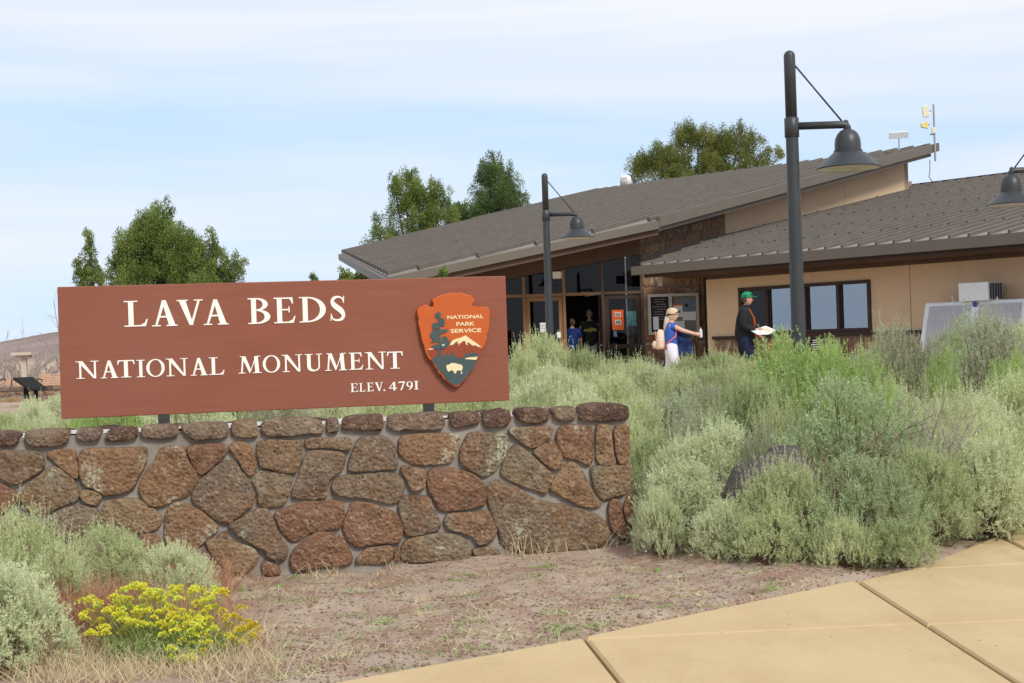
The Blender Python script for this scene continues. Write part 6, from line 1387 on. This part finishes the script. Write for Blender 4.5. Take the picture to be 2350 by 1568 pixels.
tree('juniper_tree', 'dark pointed juniper right of the open crowned juniper', 60, [(1135, 375, 22, 26), (1120, 400, 28, 30), (1155, 410, 36, 36), (1130, 450, 50, 42), (1165, 470, 40, 36), (1200, 465, 26, 18), (1110, 480, 30, 30), (1140, 560, 70, 70), (1135, 680, 70, 90)], 1138, 'leaf_juniper_dark', 4, clump=.34, per=200, leaf=.062, dens=1.55)
tree('juniper_tree', 'thin grey juniper top between the two taller junipers', 63, [(1065, 490, 26, 20), (1050, 510, 26, 24), (1075, 560, 40, 50), (1070, 670, 40, 80)], 1068, 'leaf_juniper_dark', 5, clump=.3, per=110, leaf=.09)
tree('mahogany_tree', 'broad spreading tree with brownish patches behind the high roof', 66, [(1620, 335, 38, 31), (1520, 338, 20, 17), (1575, 318, 28, 22), (1600, 310, 32, 19), (1655, 325, 32, 26), (1702, 312, 30, 22), (1735, 328, 20, 17), (1768, 345, 20, 14), (1788, 356, 10, 7), (1480, 368, 30, 22), (1460, 395, 28, 19), (1515, 372, 38, 26), (1555, 368, 38, 31), (1690, 350, 38, 26), (1740, 375, 30, 19), (1560, 400, 62, 22), (1640, 375, 55, 31), (1700, 388, 50, 22), (1600, 470, 188, 72)], 1610, 'leaf_mahogany', 6, clump=.42, per=200, leaf=.07, dens=1.9, trunk_r=.22)
tree('young_juniper', 'small juniper under the low left roof corner', 50, [(790, 628, 14, 14), (830, 630, 22, 16), (815, 670, 40, 34), (815, 740, 40, 60)], 815, 'leaf_juniper', 7, clump=.26, per=110, leaf=.08, trunk_r=.08)
tree('young_juniper', 'tiny far juniper top over the middle of the sign', 62, [(720, 633, 7, 9), (720, 660, 13, 22), (720, 730, 25, 60)], 720, 'leaf_juniper_dark', 8, clump=.2, per=80, leaf=.08, trunk_r=.06)
tree('young_juniper', 'green sapling tip over the sign below the roof edge', 22, [(1018, 628, 5, 10), (1018, 645, 9, 14), (1018, 700, 20, 50), (1018, 790, 30, 60)], 1018, 'leaf_juniper', 9, clump=.09, per=90, leaf=.045, trunk_r=.03)
# ------------------------------------------------------------------ yellow buckwheat
rng = np.random.default_rng(21)
yb_c = onz(375, 1500, .02); yroot = empty('flowering_buckwheat', (yb_c[0], yb_c[1], float(gz(yb_c[0], yb_c[1]))-.01), 'yellow flowering buckwheat clump in the lower left', 'flower')
Pf, Df, Tf, paths = [], [], [], []; Pl, Dl = [], []
blobs = [(330, 1395, 90, 48, 80), (420, 1395, 80, 48, 42), (430, 1470, 60, 55, 46), (240, 1425, 55, 45, 26), (500, 1430, 70, 60, 34), (430, 1515, 36, 20, 14), (320, 1345, 14, 12, 6), (490, 1365, 30, 15, 8), (565, 1450, 25, 30, 12), (200, 1400, 30, 30, 6)]
FH = MB()
for cx, cy, rx, ry, n in blobs:
    for _ in range(n):
        a, q = rng.uniform(0, 6.28), math.sqrt(rng.uniform(0, 1)); px, py = cx+rx*q*math.cos(a), cy+ry*q*math.sin(a)
        dep = yb_c[1]+(1450-py)/220*.55+rng.normal()*.10; p = at(px, py, dep); g = float(gz(p[0], p[1])); 
        if p[2] < g+.02: p[2] = g+.03
        bs = np.array([yb_c[0]+(p[0]-yb_c[0])*.55, yb_c[1]+(p[1]-yb_c[1])*.6, g]); paths.append(([bs, bs*.4+p*.6+np.array([0, 0, .02]), p], [.0024, .0018, .0014]))
        rad = rng.uniform(.013, .025); m = 34; s = unit(rng.normal(size=(m, 3))); s[:, 2] = np.abs(s[:, 2])*1.2-.25; Pf.append(p+s*rad*np.array([1, 1, .85])*rng.uniform(.6, 1.05, m)[:, None]); Df.append(s+np.array([0, 0, .4])); Tf.append(np.clip(np.full(m, rng.uniform(.25, 1))+rng.normal(size=m)*.1-(.35 if px > 500 else 0), .02, .98))
        m = 22; Pl.append(bs+rng.normal(size=(m, 3))*np.array([.07, .07, .03])+np.array([0, 0, .05])); Dl.append(rng.normal(size=(m, 3))+np.array([0, 0, 1.]))
Pf = np.concatenate(Pf); V, Q = leafquads(Pf, np.concatenate(Df), .012, .012, rng); o = link('flowers', npmesh('flowers', V-WL[yroot.name], Q, 'flower_yellow', np.repeat(np.concatenate(Tf), 4)), yroot); o['kind'] = 'stuff'
Pl = np.concatenate(Pl); V, Q = leafquads(Pl, np.concatenate(Dl), .03, .009, rng); o = link('leaves', npmesh('leaves', V-WL[yroot.name], Q, 'leaf_green', np.repeat(rng.uniform(0, .5, len(Pl)), 4)), yroot); o['kind'] = 'stuff'
stems_mb(paths, 4).build('stems', 'weed_stem', yroot)
# ------------------------------------------------------------------ grasses, weeds, litter
def blades(name, label, cat, pts, L, Wd, spread, mat, seed, per=1, kind=None, curve=.4, group=None):
    rng = np.random.default_rng(seed); pts = np.asarray(pts, float); P = np.repeat(pts, per, 0)+rng.normal(size=(len(pts)*per, 3))*np.array([spread, spread, 0]); n = len(P)
    P[:, 2] = gz(P[:, 0], P[:, 1])-.004; d = unit(np.stack([rng.normal(size=n)*curve, rng.normal(size=n)*curve, np.ones(n)], 1)); ln = rng.uniform(L[0], L[1], n)[:, None]
    s = unit(np.cross(d, rng.normal(size=(n, 3))))*Wd/2; bend = unit(np.stack([rng.normal(size=n), rng.normal(size=n), -.3*np.ones(n)], 1))*ln*.28
    m1 = P+d*ln*.55+bend*.3; t1 = P+d*ln+bend
    V = np.stack([P-s, P+s, m1+s*.7, m1-s*.7, t1+s*.15, t1-s*.15], 1).reshape(-1, 3); i = np.arange(n)[:, None]*6
    Q = np.concatenate([i+np.array([[0, 1, 2, 3]]), i+np.array([[3, 2, 4, 5]])]); c = P.mean(0)
    o = link(name, npmesh(name, V-c, Q, mat, np.repeat(np.clip(rng.normal(.5, .2, n), .02, .98), 6)), None, c); tag(o, label, cat, group, kind); return o
for k, (px, py, h, n, sp, lab) in enumerate([(1220, 1268, .24, 110, .11, 'large dry straw tuft leaning on the wall base'), (1050, 1275, .20, 40, .05, 'thin upright dry tuft under the middle wall stones'), (745, 1298, .13, 70, .10, 'short straw tuft at the wall base left of centre'), (900, 1285, .10, 50, .08, 'small straw tuft at the wall base'), (1375, 1258, .16, 26, .07, 'sparse dry stalks near the wall end'), (560, 1318, .16, 60, .12, 'reddish dry stalks at the wall base beside the sagebrush')]):
    p = onz(px, py, .02); blades('dry_grass', lab, 'grass tuft', [p], (h*.5, h*1.25), .006, sp, 'straw' if k < 5 else 'cheatgrass', 60+k, n, curve=.55, group='dry tufts along the wall foot')
def scatter(x0, x1, y0, y1, n, seed):
    """points on the dirt between the wall and the path"""
    rng = np.random.default_rng(seed); out = []
    while len(out) < n:
        p = onz(rng.uniform(x0, x1), rng.uniform(y0, y1), 0.)
        if p[1] < path_side(p[0], p[1])+.03: continue
        if np.dot(p-W0, wn) < .04 and ws(p) < s_end+.05: continue
        out.append(p)
    return np.array(out)
blades('straw_clumps', 'matted clumps of pale straw lying on the dirt', 'grass', scatter(520, 1950, 1300, 1560, 40, 43), (.03, .08), .004, .045, 'straw', 45, 40, 'stuff', 3.0)
blades('dry_litter', 'pale dry grass litter scattered over the dirt', 'grass', np.concatenate([scatter(480, 2000, 1290, 1568, 190, 3), scatter(480, 1300, 1330, 1568, 80, 13)]), (.02, .06), .0035, .07, 'straw', 5, 14, 'stuff', 1.9)
blades('ground_weeds', 'small green weeds dotted over the dirt', 'weeds', scatter(540, 2000, 1270, 1568, 46, 4), (.015, .045), .006, .045, 'weed_green', 6, 32, 'stuff', 1.2)
blades('grey_weeds', 'grey green seedlings dotted over the dirt', 'weeds', scatter(520, 1900, 1310, 1568, 40, 14), (.015, .05), .006, .05, 'leaf_sage', 7, 30, 'stuff', 1.2)
blades('red_grass', 'reddish cheatgrass around the yellow flowers', 'grass', scatter(60, 520, 1290, 1500, 150, 8), (.10, .30), .005, .05, 'cheatgrass', 8, 24, 'stuff', .5)
blades('cheatgrass_patch', 'tall rust coloured cheatgrass between the sagebrush and the yellow flowers', 'grass', scatter(80, 340, 1405, 1480, 70, 18), (.16, .36), .005, .05, 'cheatgrass', 18, 26, 'stuff', .35)
blades('straw_grass', 'dry straw coloured grass along the lower left edge', 'grass', np.concatenate([scatter(40, 620, 1440, 1568, 130, 9), scatter(-100, 500, 1380, 1600, 60, 19)]), (.06, .18), .004, .06, 'straw', 9, 22, 'stuff', .6)
blades('edge_grass', 'thin dry grass fringe along the concrete edge', 'grass', np.array([[*(EDGE[1]*(1-t)+EDGE[3]*t), 0] for t in np.linspace(0, .5, 40)]+[[*(EDGE[3]*(1-t)+EDGE[4]*t), 0] for t in np.linspace(0, 1, 60)])+np.array([0, .05, 0]), (.02, .06), .004, .035, 'straw', 10, 9, 'stuff', 1.2)
pts = scatter(480, 2050, 1275, 1568, 6500, 6); rng = np.random.default_rng(31); PV, PF = [], []
oct_ = np.array([[1, 0, 0], [0, 1, 0], [-1, 0, 0], [0, -1, 0], [0, 0, 1], [0, 0, -1.]]); of = np.array([[0, 1, 4], [1, 2, 4], [2, 3, 4], [3, 0, 4], [1, 0, 5], [2, 1, 5], [3, 2, 5], [0, 3, 5]])
n = len(pts); szs = rng.uniform(.003, .008, n)*np.where(rng.random(n) < .05, 2.0, 1); z = gz(pts[:, 0], pts[:, 1])
V = (oct_[None]*szs[:, None, None]*rng.uniform(.6, 1.4, (n, 6, 1))*np.array([1.2, 1.2, .7])+np.stack([pts[:, 0], pts[:, 1], z+.001], 1)[:, None]).reshape(-1, 3)
tag(link('pebbles', npmesh('pebbles', V, (of[None]+np.arange(n)[:, None, None]*6).reshape(-1, 3), 'cinder')), 'loose dark cinder pebbles strewn over the dirt', 'pebbles', kind='stuff')
